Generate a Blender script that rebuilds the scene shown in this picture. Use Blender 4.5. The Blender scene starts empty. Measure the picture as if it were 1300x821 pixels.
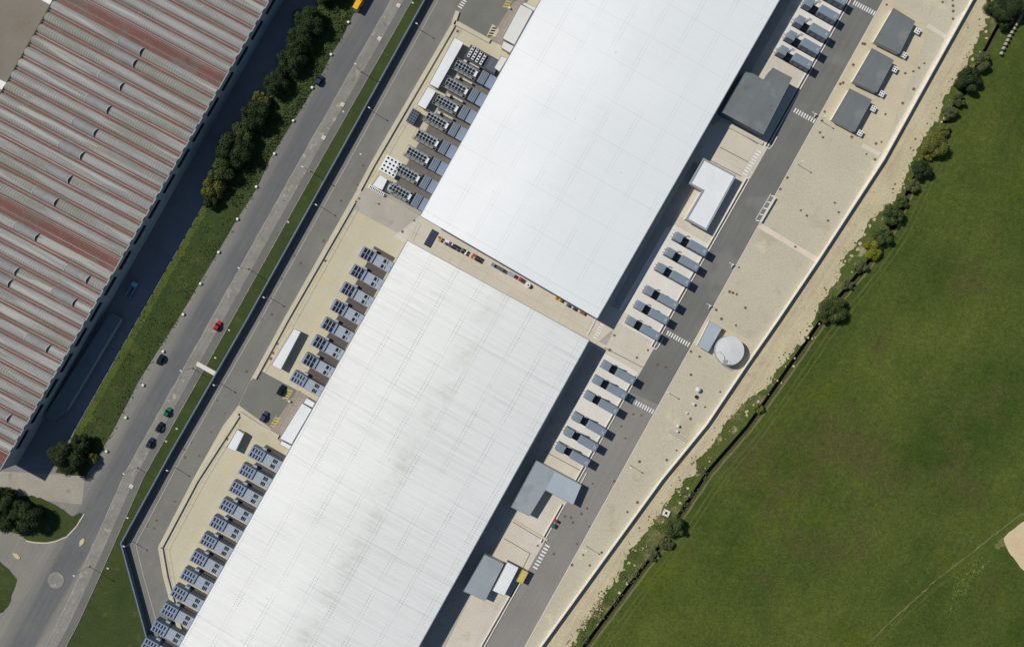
import bpy, math, random
from mathutils import Vector
R = random.Random(11)
S = 0.33; H = 290.0; CX, CY = 650.0, 365.0
ANG = math.radians(-29.4)
VX, VY = 0.871, 0.491      # site axis across the halls, in photo pixels
UX, UY = 0.491, -0.871     # site axis along the halls
scn = bpy.context.scene
COL = scn.collection
ORD = ['first','second','third','fourth','fifth','sixth','seventh','eighth','ninth','tenth','eleventh',
       'twelfth','thirteenth','fourteenth','fifteenth','sixteenth','seventeenth','eighteenth','nineteenth','twentieth']

def P(px, py, z=0.0):
    k = S*(1 - z/H)
    return ((px-CX)*k, (CY-py)*k, z)

# ------------------------------------------------------------------ materials
def lin(c):
    return tuple(((x/255.0)/12.92 if x/255.0 <= 0.04045 else ((x/255.0+0.055)/1.055)**2.4) for x in c)

class NT:
    def __init__(s, m):
        s.t = m.node_tree; s.n = s.t.nodes
    def new(s, typ, **kw):
        n = s.n.new(typ)
        for k, v in kw.items(): setattr(n, k, v)
        return n
    def link(s, a, b): s.t.links.new(a, b)
    def math(s, op, a, b=None, clamp=False):
        n = s.new('ShaderNodeMath', operation=op); n.use_clamp = clamp
        for i, x in enumerate((a, b)):
            if x is None: continue
            if isinstance(x, (int, float)): n.inputs[i].default_value = x
            else: s.link(x, n.inputs[i])
        return n.outputs[0]
    def ramp(s, v, lo, hi, a=0.0, b=1.0):
        n = s.new('ShaderNodeMapRange'); n.clamp = True
        s.link(v, n.inputs[0])
        n.inputs[1].default_value = lo; n.inputs[2].default_value = hi
        n.inputs[3].default_value = a; n.inputs[4].default_value = b
        return n.outputs[0]
    def mix(s, f, a, b, mode='MIX'):
        n = s.new('ShaderNodeMix', data_type='RGBA', blend_type=mode)
        for i, x in ((0, f), (6, a), (7, b)):
            if isinstance(x, (int, float)): n.inputs[i].default_value = x
            elif isinstance(x, tuple): n.inputs[i].default_value = (*x[:3], 1)
            else: s.link(x, n.inputs[i])
        return n.outputs[2]
    def noise(s, vec, scale, detail=3, rough=0.6):
        n = s.new('ShaderNodeTexNoise'); n.inputs['Scale'].default_value = scale
        n.inputs['Detail'].default_value = detail; n.inputs['Roughness'].default_value = rough
        s.link(vec, n.inputs['Vector']); return n.outputs[0]
    def mapping(s, vec, rot=0.0, scale=(1,1,1), loc=(0,0,0)):
        n = s.new('ShaderNodeMapping'); n.inputs['Rotation'].default_value = (0,0,rot)
        n.inputs['Scale'].default_value = scale; n.inputs['Location'].default_value = loc
        s.link(vec, n.inputs['Vector']); return n.outputs[0]
    def coord(s, which='Object'):
        return s.new('ShaderNodeTexCoord').outputs[which]
    def sep(s, vec):
        n = s.new('ShaderNodeSeparateXYZ'); s.link(vec, n.inputs[0]); return n.outputs

def newmat(name, rough=0.85, metal=0.0, spec=0.3):
    m = bpy.data.materials.new(name); m.use_nodes = True
    b = m.node_tree.nodes['Principled BSDF']
    b.inputs['Roughness'].default_value = rough; b.inputs['Metallic'].default_value = metal
    b.inputs['Specular IOR Level'].default_value = spec
    return m, NT(m), b

def M(name, c1, c2=None, s=0.08, contrast=0.5, fine=1.6, famt=0.18, rough=0.85, metal=0.0, spec=0.3,
      aniso=None, stains=(), bump=0.0, slabs=None, third=None):
    """Procedural surface: two tones of broad noise, fine speckle, optional streaks along the site axis, stains, slab joints.
    Colours are given as photo-like sRGB triples."""
    m, t, b = newmat(name, rough, metal, spec)
    co = t.coord()
    c1 = lin(c1); c2 = lin(c2) if c2 else tuple(x*0.82 for x in c1)
    n = t.noise(co, s, 5, 0.62)
    f = t.ramp(n, 0.5-0.5*contrast*0.5-0.05, 0.5+0.5*contrast*0.5+0.05)
    col = t.mix(f, c1, c2)
    if third:
        n3 = t.noise(t.mapping(co, 0, (1,1,1), (37,11,5)), third[1], 4, 0.6)
        col = t.mix(t.ramp(n3, third[2], third[2]+0.12, 0, third[3]), col, lin(third[0]))
    if aniso:
        ang, sx, sy, amt = aniso
        v = t.mapping(t.mapping(co, ang), 0, (sx, sy, 1))
        na = t.noise(v, 1.0, 4, 0.6)
        col = t.mix(1.0, col, t.new_rgb(t.ramp(na, 0.3, 0.7, 1-amt, 1+amt)), 'MULTIPLY')
    if slabs:
        ang, dx, dy, amt = slabs
        xs = t.sep(t.mapping(co, ang))
        a = t.math('LESS_THAN', t.math('FRACT', t.math('DIVIDE', xs[0], dx)), 0.14/dx)
        c = t.math('LESS_THAN', t.math('FRACT', t.math('DIVIDE', xs[1], dy)), 0.14/dy)
        j = t.math('MAXIMUM', a, c)
        col = t.mix(t.math('MULTIPLY', j, amt), col, (0.05,0.045,0.04))
    for (sc, ss, th, sa) in stains:
        ns = t.noise(t.mapping(co, 0, (1,1,1), (ss*91, sc[0], 3)), ss, 3, 0.55)
        col = t.mix(t.ramp(ns, th, th+0.07, 0, sa), col, lin(sc))
    nf = t.noise(co, fine, 2, 0.7)
    col = t.mix(1.0, col, t.new_rgb(t.ramp(nf, 0.25, 0.75, 1-famt, 1+famt)), 'MULTIPLY')
    t.link(col, b.inputs['Base Color'])
    if bump:
        bp = t.new('ShaderNodeBump'); bp.inputs['Strength'].default_value = bump
        bp.inputs['Distance'].default_value = 0.3
        t.link(nf, bp.inputs['Height']); t.link(bp.outputs[0], b.inputs['Normal'])
    return m

def _new_rgb(self, v):
    n = self.new('ShaderNodeCombineColor')
    for i in range(3): self.link(v, n.inputs[i])
    return n.outputs[0]
NT.new_rgb = _new_rgb

A29 = math.radians(29.4)
MAT = {}
# ground
def field_material():
    m, t, b = newmat('meadow grass', 0.95, 0, 0.1)
    co = t.coord()
    n1 = t.noise(co, 0.018, 6, 0.62); n2 = t.noise(t.mapping(co,0,(1,1,1),(50,90,0)), 0.035, 5, 0.65)
    n3 = t.noise(co, 0.25, 4, 0.7); n4 = t.noise(co, 1.4, 3, 0.7)
    col = t.mix(t.ramp(n1, 0.35, 0.65), lin((52,67,25)), lin((77,86,36)))
    # brownish thin patches, stronger near the lower left of the field
    xs = t.sep(co)
    cx, cy, _ = P(1060, 590)
    dx = t.math('MULTIPLY', t.math('SUBTRACT', xs[0], cx), 1/55.0); dy = t.math('MULTIPLY', t.math('SUBTRACT', xs[1], cy), 1/40.0)
    d = t.math('SQRT', t.math('ADD', t.math('MULTIPLY', dx, dx), t.math('MULTIPLY', dy, dy)))
    near = t.ramp(d, 0.3, 1.5, 0.16, 0.0)
    patch = t.ramp(t.math('ADD', n2, near), 0.57, 0.72, 0, 0.75)
    col = t.mix(patch, col, lin((74,72,40)))
    ny = t.noise(t.mapping(co,0,(1,1,1),(-20,33,7)), 0.03, 5, 0.65)
    col = t.mix(t.ramp(ny, 0.56, 0.7, 0, 0.6), col, lin((78,88,20)))
    # mowing / tractor streaks along the ditch
    st = t.noise(t.mapping(t.mapping(co, math.radians(29)), 0, (0.35, 0.006, 1)), 1.0, 3, 0.6)
    col = t.mix(1.0, col, t.new_rgb(t.ramp(st, 0.3, 0.7, 0.94, 1.06)), 'MULTIPLY')
    col = t.mix(1.0, col, t.new_rgb(t.ramp(n3, 0.25, 0.75, 0.84, 1.16)), 'MULTIPLY')
    col = t.mix(1.0, col, t.new_rgb(t.ramp(n4, 0.25, 0.75, 0.62, 1.40)), 'MULTIPLY')
    n5 = t.noise(t.mapping(co,0,(1,1,1),(7,70,0)), 0.6, 3, 0.7)
    col = t.mix(1.0, col, t.new_rgb(t.ramp(n5, 0.25, 0.75, 0.74, 1.26)), 'MULTIPLY')
    dk = t.ramp(t.noise(t.mapping(co,0,(1,1,1),(27,-70,0)), 0.22, 3, 0.7), 0.62, 0.74, 0, 0.35)
    col = t.mix(dk, col, lin((40,56,20)))
    t.link(col, b.inputs['Base Color'])
    bp = t.new('ShaderNodeBump'); bp.inputs['Strength'].default_value = 0.5; bp.inputs['Distance'].default_value = 0.25
    t.link(n4, bp.inputs['Height']); t.link(bp.outputs[0], b.inputs['Normal'])
    return m
MAT['field'] = field_material()
MAT['weedy'] = M('weedy bank grass', (64,82,32), (84,90,46), 0.12, 0.8, 1.5, 0.38, 0.95, spec=0.1, third=((128,116,84),0.10,0.55,0.7), stains=(((164,150,118),0.16,0.63,0.7),), bump=0.6)
MAT['verge'] = M('verge grass', (50,62,32), (64,74,38), 0.12, 0.7, 1.8, 0.28, 0.95, spec=0.1, third=((92,92,52),0.22,0.60,0.5), bump=0.4)
MAT['bank'] = M('bank grass', (60,74,36), (50,60,31), 0.14, 0.8, 1.4, 0.35, 0.95, spec=0.1, third=((88,88,48),0.15,0.56,0.6), bump=0.6)
MAT['sand'] = M('sandy track soil', (188,176,146), (168,154,124), 0.09, 0.8, 1.2, 0.16, 0.95, spec=0.1, aniso=(math.radians(31),0.55,0.02,0.10), third=((150,130,96),0.3,0.62,0.6), bump=0.3)
MAT['soil'] = M('bare pale field soil', (196,178,146), (186,166,132), 0.2, 0.6, 1.4, 0.08, 0.95, spec=0.1)
MAT['path'] = M('dry verge path', (112,106,72), (92,94,54), 0.2, 0.8, 1.2, 0.25, 0.95, spec=0.1)
MAT['ditch'] = M('ditch mud', (70,66,46), (52,56,34), 0.3, 0.8, 1.2, 0.3, 0.9, spec=0.2)
# paving
def road_material():
    m, t, b = newmat('worn public asphalt', 0.9, 0, 0.2)
    co = t.coord(); rv = t.sep(t.mapping(co, math.radians(29.2)))
    big = t.noise(co, 0.06, 4, 0.6)
    wob = t.noise(t.mapping(t.mapping(co, math.radians(29.2)), 0, (0.25,0.012,1)), 1.0, 3, 0.6)
    x0 = P(307,350); v0 = x0[0]*math.cos(A29-0.0035) - x0[1]*math.sin(A29-0.0035)
    d = t.math('ADD', t.math('SUBTRACT', rv[0], v0), t.ramp(wob, 0.2, 0.8, -2.2, 2.2))
    lane = t.math('MULTIPLY', t.ramp(d, -14, -8.5), t.ramp(d, 0.0, 1.6, 1.0, 0.0))
    col = t.mix(lane, lin((127,123,114)), lin((94,94,94)))
    col = t.mix(t.ramp(big, 0.4, 0.7, 0, 0.5), col, lin((110,109,104)))
    st = t.noise(t.mapping(t.mapping(co, math.radians(29.2)), 0, (0.9,0.03,1)), 1.0, 4, 0.65)
    col = t.mix(1.0, col, t.new_rgb(t.ramp(st, 0.3, 0.7, 0.90, 1.10)), 'MULTIPLY')
    f = t.noise(co, 1.8, 2, 0.7)
    col = t.mix(1.0, col, t.new_rgb(t.ramp(f, 0.25, 0.75, 0.90, 1.10)), 'MULTIPLY')
    t.link(col, b.inputs['Base Color'])
    return m
MAT['road'] = road_material()
MAT['median'] = M('pale worn median paving', (136,132,122), (114,111,104), 0.15, 0.8, 1.3, 0.14, 0.9, aniso=(math.radians(29),0.8,0.03,0.08), third=((170,162,142),0.35,0.58,0.7), stains=(((98,96,92),0.3,0.63,0.6),((158,150,120),0.9,0.68,0.5)))
MAT['footway'] = M('grey asphalt footway', (107,105,99), (97,95,90), 0.12, 0.7, 1.5, 0.12, 0.9)
MAT['service'] = M('old dark asphalt', (124,122,122), (110,108,110), 0.1, 0.7, 1.5, 0.12, 0.9)
MAT['asph_l'] = M('brownish site asphalt', (120,118,110), (106,104,98), 0.07, 0.7, 1.6, 0.10, 0.9, stains=(((136,88,66),0.35,0.70,0.5),((66,60,58),0.4,0.70,0.6)), aniso=(A29,0.5,0.03,0.05))
MAT['asph_p'] = M('parking asphalt', (115,114,105), (102,101,94), 0.09, 0.7, 1.6, 0.10, 0.9, stains=(((124,98,80),0.16,0.66,0.5),))
MAT['asph_r'] = M('grey site asphalt', (110,109,103), (99,98,94), 0.05, 0.7, 1.7, 0.10, 0.9, stains=(((140,100,80),0.25,0.665,0.5),((80,62,56),0.55,0.70,0.6),((124,122,116),0.035,0.55,0.5)), aniso=(A29,0.6,0.02,0.07))
MAT['concrete'] = M('pale apron concrete', (197,188,172), (181,172,154), 0.05, 0.7, 1.2, 0.07, 0.9, slabs=(A29,12.0,15.0,0.25), stains=(((168,150,124),0.12,0.64,0.35),))
MAT['conc_white'] = M('white plinth concrete', (208,203,193), (197,193,184), 0.1, 0.7, 1.4, 0.06, 0.9)
MAT['yard'] = M('beige exposed aggregate yard', (181,173,151), (171,163,142), 0.03, 0.8, 1.3, 0.13, 0.92, stains=(((158,146,116),0.07,0.6,0.4),((198,186,156),0.09,0.62,0.5)), third=((170,158,130),0.4,0.55,0.35))
MAT['yard_warm'] = M('warm beige paving', (188,177,150), (177,165,139), 0.08, 0.7, 1.2, 0.10, 0.92, stains=(((178,162,126),0.14,0.6,0.5),))
MAT['yard_l'] = M('cream yard concrete', (187,179,153), (177,167,141), 0.05, 0.8, 1.2, 0.06, 0.92, stains=(((190,173,136),0.12,0.6,0.5),((172,160,132),0.06,0.62,0.5)), slabs=(A29,22.0,18.0,0.12))
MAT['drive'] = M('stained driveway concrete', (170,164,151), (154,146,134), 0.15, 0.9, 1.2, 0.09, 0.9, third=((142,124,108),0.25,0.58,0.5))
MAT['slabs'] = M('grey paving slabs', (150,140,128), (138,128,116), 0.3, 0.7, 1.5, 0.10, 0.9, slabs=(A29,1.6,1.6,0.35))
MAT['pale_path'] = M('pale concrete path', (200,191,174), (190,180,163), 0.1, 0.7, 1.5, 0.06, 0.9)
MAT['pink_strip'] = M('pinkish paving strip', (206,190,172), (196,180,164), 0.2, 0.6, 1.5, 0.06, 0.9)
MAT['kerbcon'] = M('kerb concrete', (188,180,158), (176,167,145), 0.15, 0.7, 1.5, 0.10, 0.9)
MAT['pale_kerb'] = M('pale kerb stone', (214,208,196), (200,194,182), 0.3, 0.7, 1.5, 0.08, 0.9)
MAT['pit'] = M('dark gravel bed', (84,82,80), (66,66,66), 0.6, 0.8, 1.6, 0.15, 0.9)
MAT['forecourt'] = M('taupe forecourt concrete', (122,114,102), (110,103,92), 0.08, 0.8, 1.4, 0.10, 0.9, third=((120,98,68),0.07,0.60,0.6), stains=(((90,84,76),0.3,0.66,0.4),))
MAT['corner'] = M('beige corner paving', (158,150,134), (138,132,120), 0.12, 0.9, 1.3, 0.12, 0.9, stains=(((112,108,102),0.2,0.62,0.5),))
MAT['paint'] = M('white road paint', (222,220,214), (200,198,192), 0.6, 0.9, 2.0, 0.10, 0.7)
MAT['paint_yellow'] = M('yellow road paint', (196,174,92), (172,152,76), 0.6, 0.9, 2.0, 0.12, 0.7)
MAT['grating'] = M('brown steel grating', (92,80,74), (76,68,64), 0.5, 0.8, 1.2, 0.15, 0.7)
# buildings
def hall_roof(name, base, shade, dots, ribs, grid, dirt, half):
    m, t, b = newmat(name, 0.55, 0, 0.35)
    co = t.coord(); x, y, _ = t.sep(co)
    n = t.noise(co, 0.02, 4, 0.6)
    col = t.mix(t.ramp(n, 0.35, 0.65), lin(base), lin(shade))
    # slope shade put into the colour: right half greyer, away from the sun
    slope_shade = t.ramp(t.math('ADD', x, t.ramp(n, 0.3, 0.7, -8, 8)), -half, half*0.8, 0.0, 1.0)
    col = t.mix(t.math('MULTIPLY', slope_shade, 0.75), col, lin((shade[0]-8, shade[1]-6, shade[2]-5)))
    # ribs across the hall, unevenly dirty
    rn = t.noise(t.mapping(co, 0, (0.01, 0.9, 1)), 1.0, 4, 0.7)
    rn2 = t.noise(t.mapping(co, 0, (0.03, 2.2, 1), (9,4,0)), 1.0, 2, 0.7)
    lo = t.noise(co, 0.035, 3, 0.6)
    ra = t.math('MULTIPLY', t.ramp(rn, 0.42, 0.72), t.ramp(lo, 0.35, 0.65, 0.25, 1.0))
    ra = t.math('ADD', t.math('MULTIPLY', ra, ribs), t.math('MULTIPLY', t.ramp(rn2, 0.55, 0.75), ribs*0.7))
    col = t.mix(ra, col, lin((168,168,164)))
    # double rows of fixings along the hall
    px = 11.6
    fx = t.math('FRACT', t.math('DIVIDE', t.math('ADD', x, 1000*px+1.5), px))
    row = t.math('MAXIMUM', t.math('LESS_THAN', t.math('ABSOLUTE', t.math('SUBTRACT', fx, 0.44)), 0.020),
                            t.math('LESS_THAN', t.math('ABSOLUTE', t.math('SUBTRACT', fx, 0.56)), 0.020))
    fy = t.math('LESS_THAN', t.math('FRACT', t.math('DIVIDE', t.math('ADD', y, 3000), 1.12)), 0.42)
    dn = t.ramp(t.noise(co, 0.09, 3, 0.6), 0.35, 0.65, 0.15, 1.0)
    col = t.mix(t.math('MULTIPLY', t.math('MULTIPLY', t.math('MULTIPLY', row, fy), dn), dots), col, lin((110,112,112)))
    # sheet joints across the hall
    gy = t.math('FRACT', t.math('DIVIDE', t.math('ADD', y, 3000), 15.2))
    gl = t.math('MULTIPLY', t.math('LESS_THAN', gy, 0.024), t.ramp(t.noise(co, 0.07, 2, 0.5), 0.35, 0.6, 0.2, 1.0))
    col = t.mix(t.math('MULTIPLY', gl, grid), col, lin((150,152,150)))
    # dirt gathered along the ridge
    w = t.ramp(t.math('ABSOLUTE', t.math('SUBTRACT', x, 0.5)), 1.0, 7.0, 1.0, 0.0)
    dd = t.math('MULTIPLY', t.math('MULTIPLY', t.math('MULTIPLY', w, t.ramp(t.noise(co, 0.10, 5, 0.7), 0.40, 0.66)), dirt), t.ramp(t.noise(t.mapping(co, 0, (0.12, 1.1, 1), (3,8,0)), 1.0, 3, 0.7), 0.38, 0.62, 0.25, 1.0))
    col = t.mix(dd, col, lin((150,150,132)))
    sp = t.ramp(t.noise(co, 0.5, 2, 0.5), 0.73, 0.78, 0, 0.25)
    col = t.mix(sp, col, lin((120,120,118)))
    f = t.noise(co, 1.3, 2, 0.6)
    col = t.mix(1.0, col, t.new_rgb(t.ramp(f, 0.25, 0.75, 0.975, 1.02)), 'MULTIPLY')
    t.link(col, b.inputs['Base Color'])
    return m
MAT['roof1'] = hall_roof('upper hall white membrane roof', (226,226,223), (219,220,217), 0.27, 0.08, 0.18, 0.07, 30)
MAT['roof2'] = hall_roof('lower hall white ribbed roof', (224,223,217), (217,216,210), 0.50, 0.36, 0.26, 0.42, 30)
MAT['hallwall'] = M('pale grey wall panels', (168,172,176), (156,160,166), 0.1, 0.6, 1.5, 0.05, 0.6)
MAT['gutter'] = M('grey metal gutter', (128,134,138), (108,114,120), 0.3, 0.7, 1.5, 0.08, 0.5)
MAT['darkgutter'] = M('dark metal drip edge', (66,70,76), (54,58,64), 0.3, 0.7, 1.5, 0.08, 0.5)
def vault_material():
    m, t, b = newmat('corrugated fibre cement', 0.9, 0, 0.15)
    co = t.coord(); l = t.mapping(co, math.radians(28.2)); x, y, _ = t.sep(l)
    n = t.noise(t.mapping(l, 0, (0.03,0.22,1)), 1.0, 4, 0.6)
    col = t.mix(t.ramp(n, 0.35, 0.65), lin((150,149,143)), lin((126,126,122)))
    sheet = t.noise(t.mapping(l, 0, (0.02,0.30,1), (60,20,0)), 1.0, 1, 0.4)
    col = t.mix(t.ramp(sheet, 0.56, 0.59, 0, 0.75), col, lin((118,118,104)))
    sheet2 = t.noise(t.mapping(l, 0, (0.025,0.30,1), (160,120,0)), 1.0, 1, 0.4)
    col = t.mix(t.ramp(sheet2, 0.60, 0.63, 0, 0.6), col, lin((172,170,160)))
    fx = t.math('FRACT', t.math('DIVIDE', t.math('ADD', x, 2000), 1.15))
    j = t.math('LESS_THAN', fx, 0.22)
    jn = t.ramp(t.noise(l, 0.12, 3, 0.6), 0.35, 0.65, 0.1, 0.75)
    col = t.mix(t.math('MULTIPLY', j, jn), col, lin((166,165,158)))
    rust = t.ramp(t.noise(t.mapping(l, 0, (0.06,0.4,1), (5,70,0)), 1.0, 4, 0.6), 0.62, 0.76, 0, 0.5)
    col = t.mix(rust, col, lin((136,116,98)))
    bl = t.ramp(t.noise(l, 0.3, 3, 0.6), 0.70, 0.78, 0, 0.5)
    col = t.mix(bl, col, lin((198,194,178)))
    f = t.noise(co, 1.6, 2, 0.7)
    col = t.mix(1.0, col, t.new_rgb(t.ramp(f, 0.25, 0.75, 0.88, 1.12)), 'MULTIPLY')
    t.link(col, b.inputs['Base Color']); return m
MAT['vault'] = vault_material()
MAT['redgutter'] = M('rusty red roof channel', (118,78,69), (100,68,61), 0.2, 0.9, 1.5, 0.22, 0.85, third=((98,90,80),0.12,0.52,0.75), aniso=(math.radians(28.2),0.05,0.9,0.18))
MAT['vent'] = M('raised vent sheeting', (140,140,135), (124,125,123), 0.3, 0.8, 1.5, 0.12, 0.85)
MAT['ventrim'] = M('pale vent rim', (172,171,165), (158,157,152), 0.3, 0.7, 1.5, 0.05, 0.8)
MAT['black'] = M('matt black opening', (24,25,28), (18,19,22), 0.5, 0.5, 1.5, 0.1, 0.9)
MAT['factorywall'] = M('weathered factory wall', (150,156,158), (130,138,140), 0.2, 0.7, 1.5, 0.08, 0.9)
MAT['darkglass'] = M('dark window glass', (20,26,34), (14,18,24), 0.5, 0.5, 1.5, 0.05, 0.15, spec=0.5)
MAT['annex'] = M('pale annex roof', (112,118,120), (100,106,110), 0.2, 0.7, 1.5, 0.08, 0.8)
MAT['bgrey'] = M('blue grey painted steel', (119,131,141), (109,121,132), 0.25, 0.7, 1.4, 0.06, 0.5, slabs=(0,2.45,50,0.12))
MAT['bgrey_d'] = M('dark blue grey steel', (84,94,106), (74,83,95), 0.3, 0.7, 1.5, 0.06, 0.5)
MAT['frame'] = M('dark steel base frame', (70,72,76), (58,60,64), 0.4, 0.7, 1.5, 0.1, 0.6)
MAT['lgrey'] = M('light grey unit casing', (150,158,166), (139,148,157), 0.3, 0.7, 1.5, 0.05, 0.5, slabs=(0,3.4,2.3,0.35))
MAT['mgrey'] = M('mid grey louvre casing', (126,138,156), (115,127,145), 0.3, 0.7, 1.5, 0.05, 0.5)
MAT['lattice'] = M('galvanised lattice frame', (140,142,138), (112,114,112), 1.6, 0.9, 2.6, 0.30, 0.6)
MAT['white'] = M('white sheet metal', (216,217,215), (206,207,205), 0.2, 0.6, 1.5, 0.04, 0.5)
MAT['cream'] = M('off white sheet metal', (206,205,198), (196,194,187), 0.2, 0.6, 1.5, 0.04, 0.6)
MAT['slate'] = M('grey green flat roof', (107,112,110), (98,103,102), 0.12, 0.8, 1.5, 0.05, 0.85, stains=(((122,110,90),0.2,0.64,0.55),((120,124,121),0.12,0.56,0.5),((88,92,92),0.3,0.62,0.5)), aniso=(0.0,0.5,0.05,0.05))
MAT['zinc'] = M('light zinc roof', (160,168,172), (148,157,163), 0.12, 0.7, 1.5, 0.05, 0.6, stains=(((180,186,188),0.1,0.6,0.5),))
MAT['zinc_d'] = M('grey zinc roof', (146,152,154), (132,139,142), 0.12, 0.7, 1.5, 0.05, 0.6, stains=(((120,128,132),0.1,0.6,0.5),))
MAT['wallbeige'] = M('pale rendered wall', (206,200,188), (194,188,176), 0.3, 0.6, 1.5, 0.05, 0.9)
MAT['wallwhite'] = M('white precast panel', (204,199,188), (192,187,176), 0.2, 0.7, 1.5, 0.06, 0.85)
MAT['fence'] = M('blue grey fence panel', (104,114,122), (90,100,110), 0.2, 0.7, 1.5, 0.06, 0.7)
MAT['tank'] = M('white tank steel', (196,196,193), (186,186,183), 0.25, 0.7, 1.4, 0.05, 0.6)
MAT['galv'] = M('galvanised steel', (170,174,176), (150,154,158), 0.5, 0.7, 1.5, 0.06, 0.45, 0.3)
MAT['lampwhite'] = M('white lamp housing', (214,212,204), (204,202,194), 0.5, 0.6, 1.5, 0.03, 0.5)
MAT['lampconc'] = M('yellowed concrete collar', (150,142,112), (124,118,96), 0.6, 0.8, 1.5, 0.15, 0.9)
MAT['rust'] = M('rusty iron cover', (112,88,68), (94,75,58), 0.8, 0.8, 2.0, 0.15, 0.85)
MAT['straw'] = M('grey weathered straw', (150,144,132), (126,120,110), 0.6, 0.8, 2.4, 0.25, 0.95)
MAT['rubber'] = M('black rubber', (26,26,27), (20,20,21), 0.5, 0.5, 2.0, 0.1, 0.9)
MAT['rim'] = M('grey wheel rim', (140,142,144), (120,122,124), 1.0, 0.5, 2.0, 0.05, 0.4, 0.6)
MAT['lampglass'] = M('headlamp glass', (214,216,218), (200,202,206), 1.0, 0.5, 2.0, 0.03, 0.2)
MAT['tail'] = M('red tail lamp plastic', (120,20,18), (100,16,14), 1.0, 0.5, 2.0, 0.03, 0.3)
MAT['bark'] = M('brown bark', (84,70,54), (64,54,42), 0.8, 0.8, 3.0, 0.2, 0.95)
MAT['navy'] = M('navy coated roof sheet', (40,54,74), (34,46,64), 0.3, 0.7, 1.5, 0.06, 0.6)
MAT['wood'] = M('raw pallet timber', (186,158,112), (164,136,94), 0.6, 0.8, 2.0, 0.15, 0.9)
MAT['cloth_dark'] = M('dark cloth', (34,36,44), (28,30,36), 1.0, 0.6, 3.0, 0.1, 0.95)
MAT['skin'] = M('skin', (190,140,112), (180,130,104), 1.0, 0.5, 3.0, 0.05, 0.7)
MAT['hair'] = M('dark hair', (36,28,22), (28,22,18), 1.0, 0.5, 3.0, 0.05, 0.8)
def paintmat(name, c): return M(name, c, tuple(max(0, x-8) for x in c), 0.5, 0.4, 1.5, 0.03, 0.28, spec=0.5)

def leafmat(name, c1, c2, c3):
    m, t, b = newmat(name, 0.85, 0, 0.15)
    g = t.new('ShaderNodeNewGeometry')
    r = g.outputs['Random Per Island']
    n = t.noise(t.coord(), 0.45, 3, 0.6)
    col = t.mix(r, lin(c1), lin(c2))
    col = t.mix(t.ramp(n, 0.5, 0.68), col, lin(c3))
    t.link(col, b.inputs['Base Color']); return m
LEAF = {
 'dark':  leafmat('dark green leaves', (34,46,26), (54,66,37), (66,78,44)),
 'mid':   leafmat('mid green leaves', (52,66,34), (74,86,46), (88,96,54)),
 'olive': leafmat('olive leaves', (76,82,36), (102,104,50), (112,112,48)),
 'yellow':leafmat('yellow green leaves', (90,98,26), (116,118,38), (128,124,52)),
 'dusty': leafmat('dusty grey green leaves', (66,74,44), (88,92,58), (100,98,66)),
 'weed':  leafmat('weed leaves', (64,86,32), (90,104,44), (112,108,68)),
 'dry':   leafmat('dry weed stems', (104,96,62), (128,116,80), (92,92,50)),
}

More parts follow.
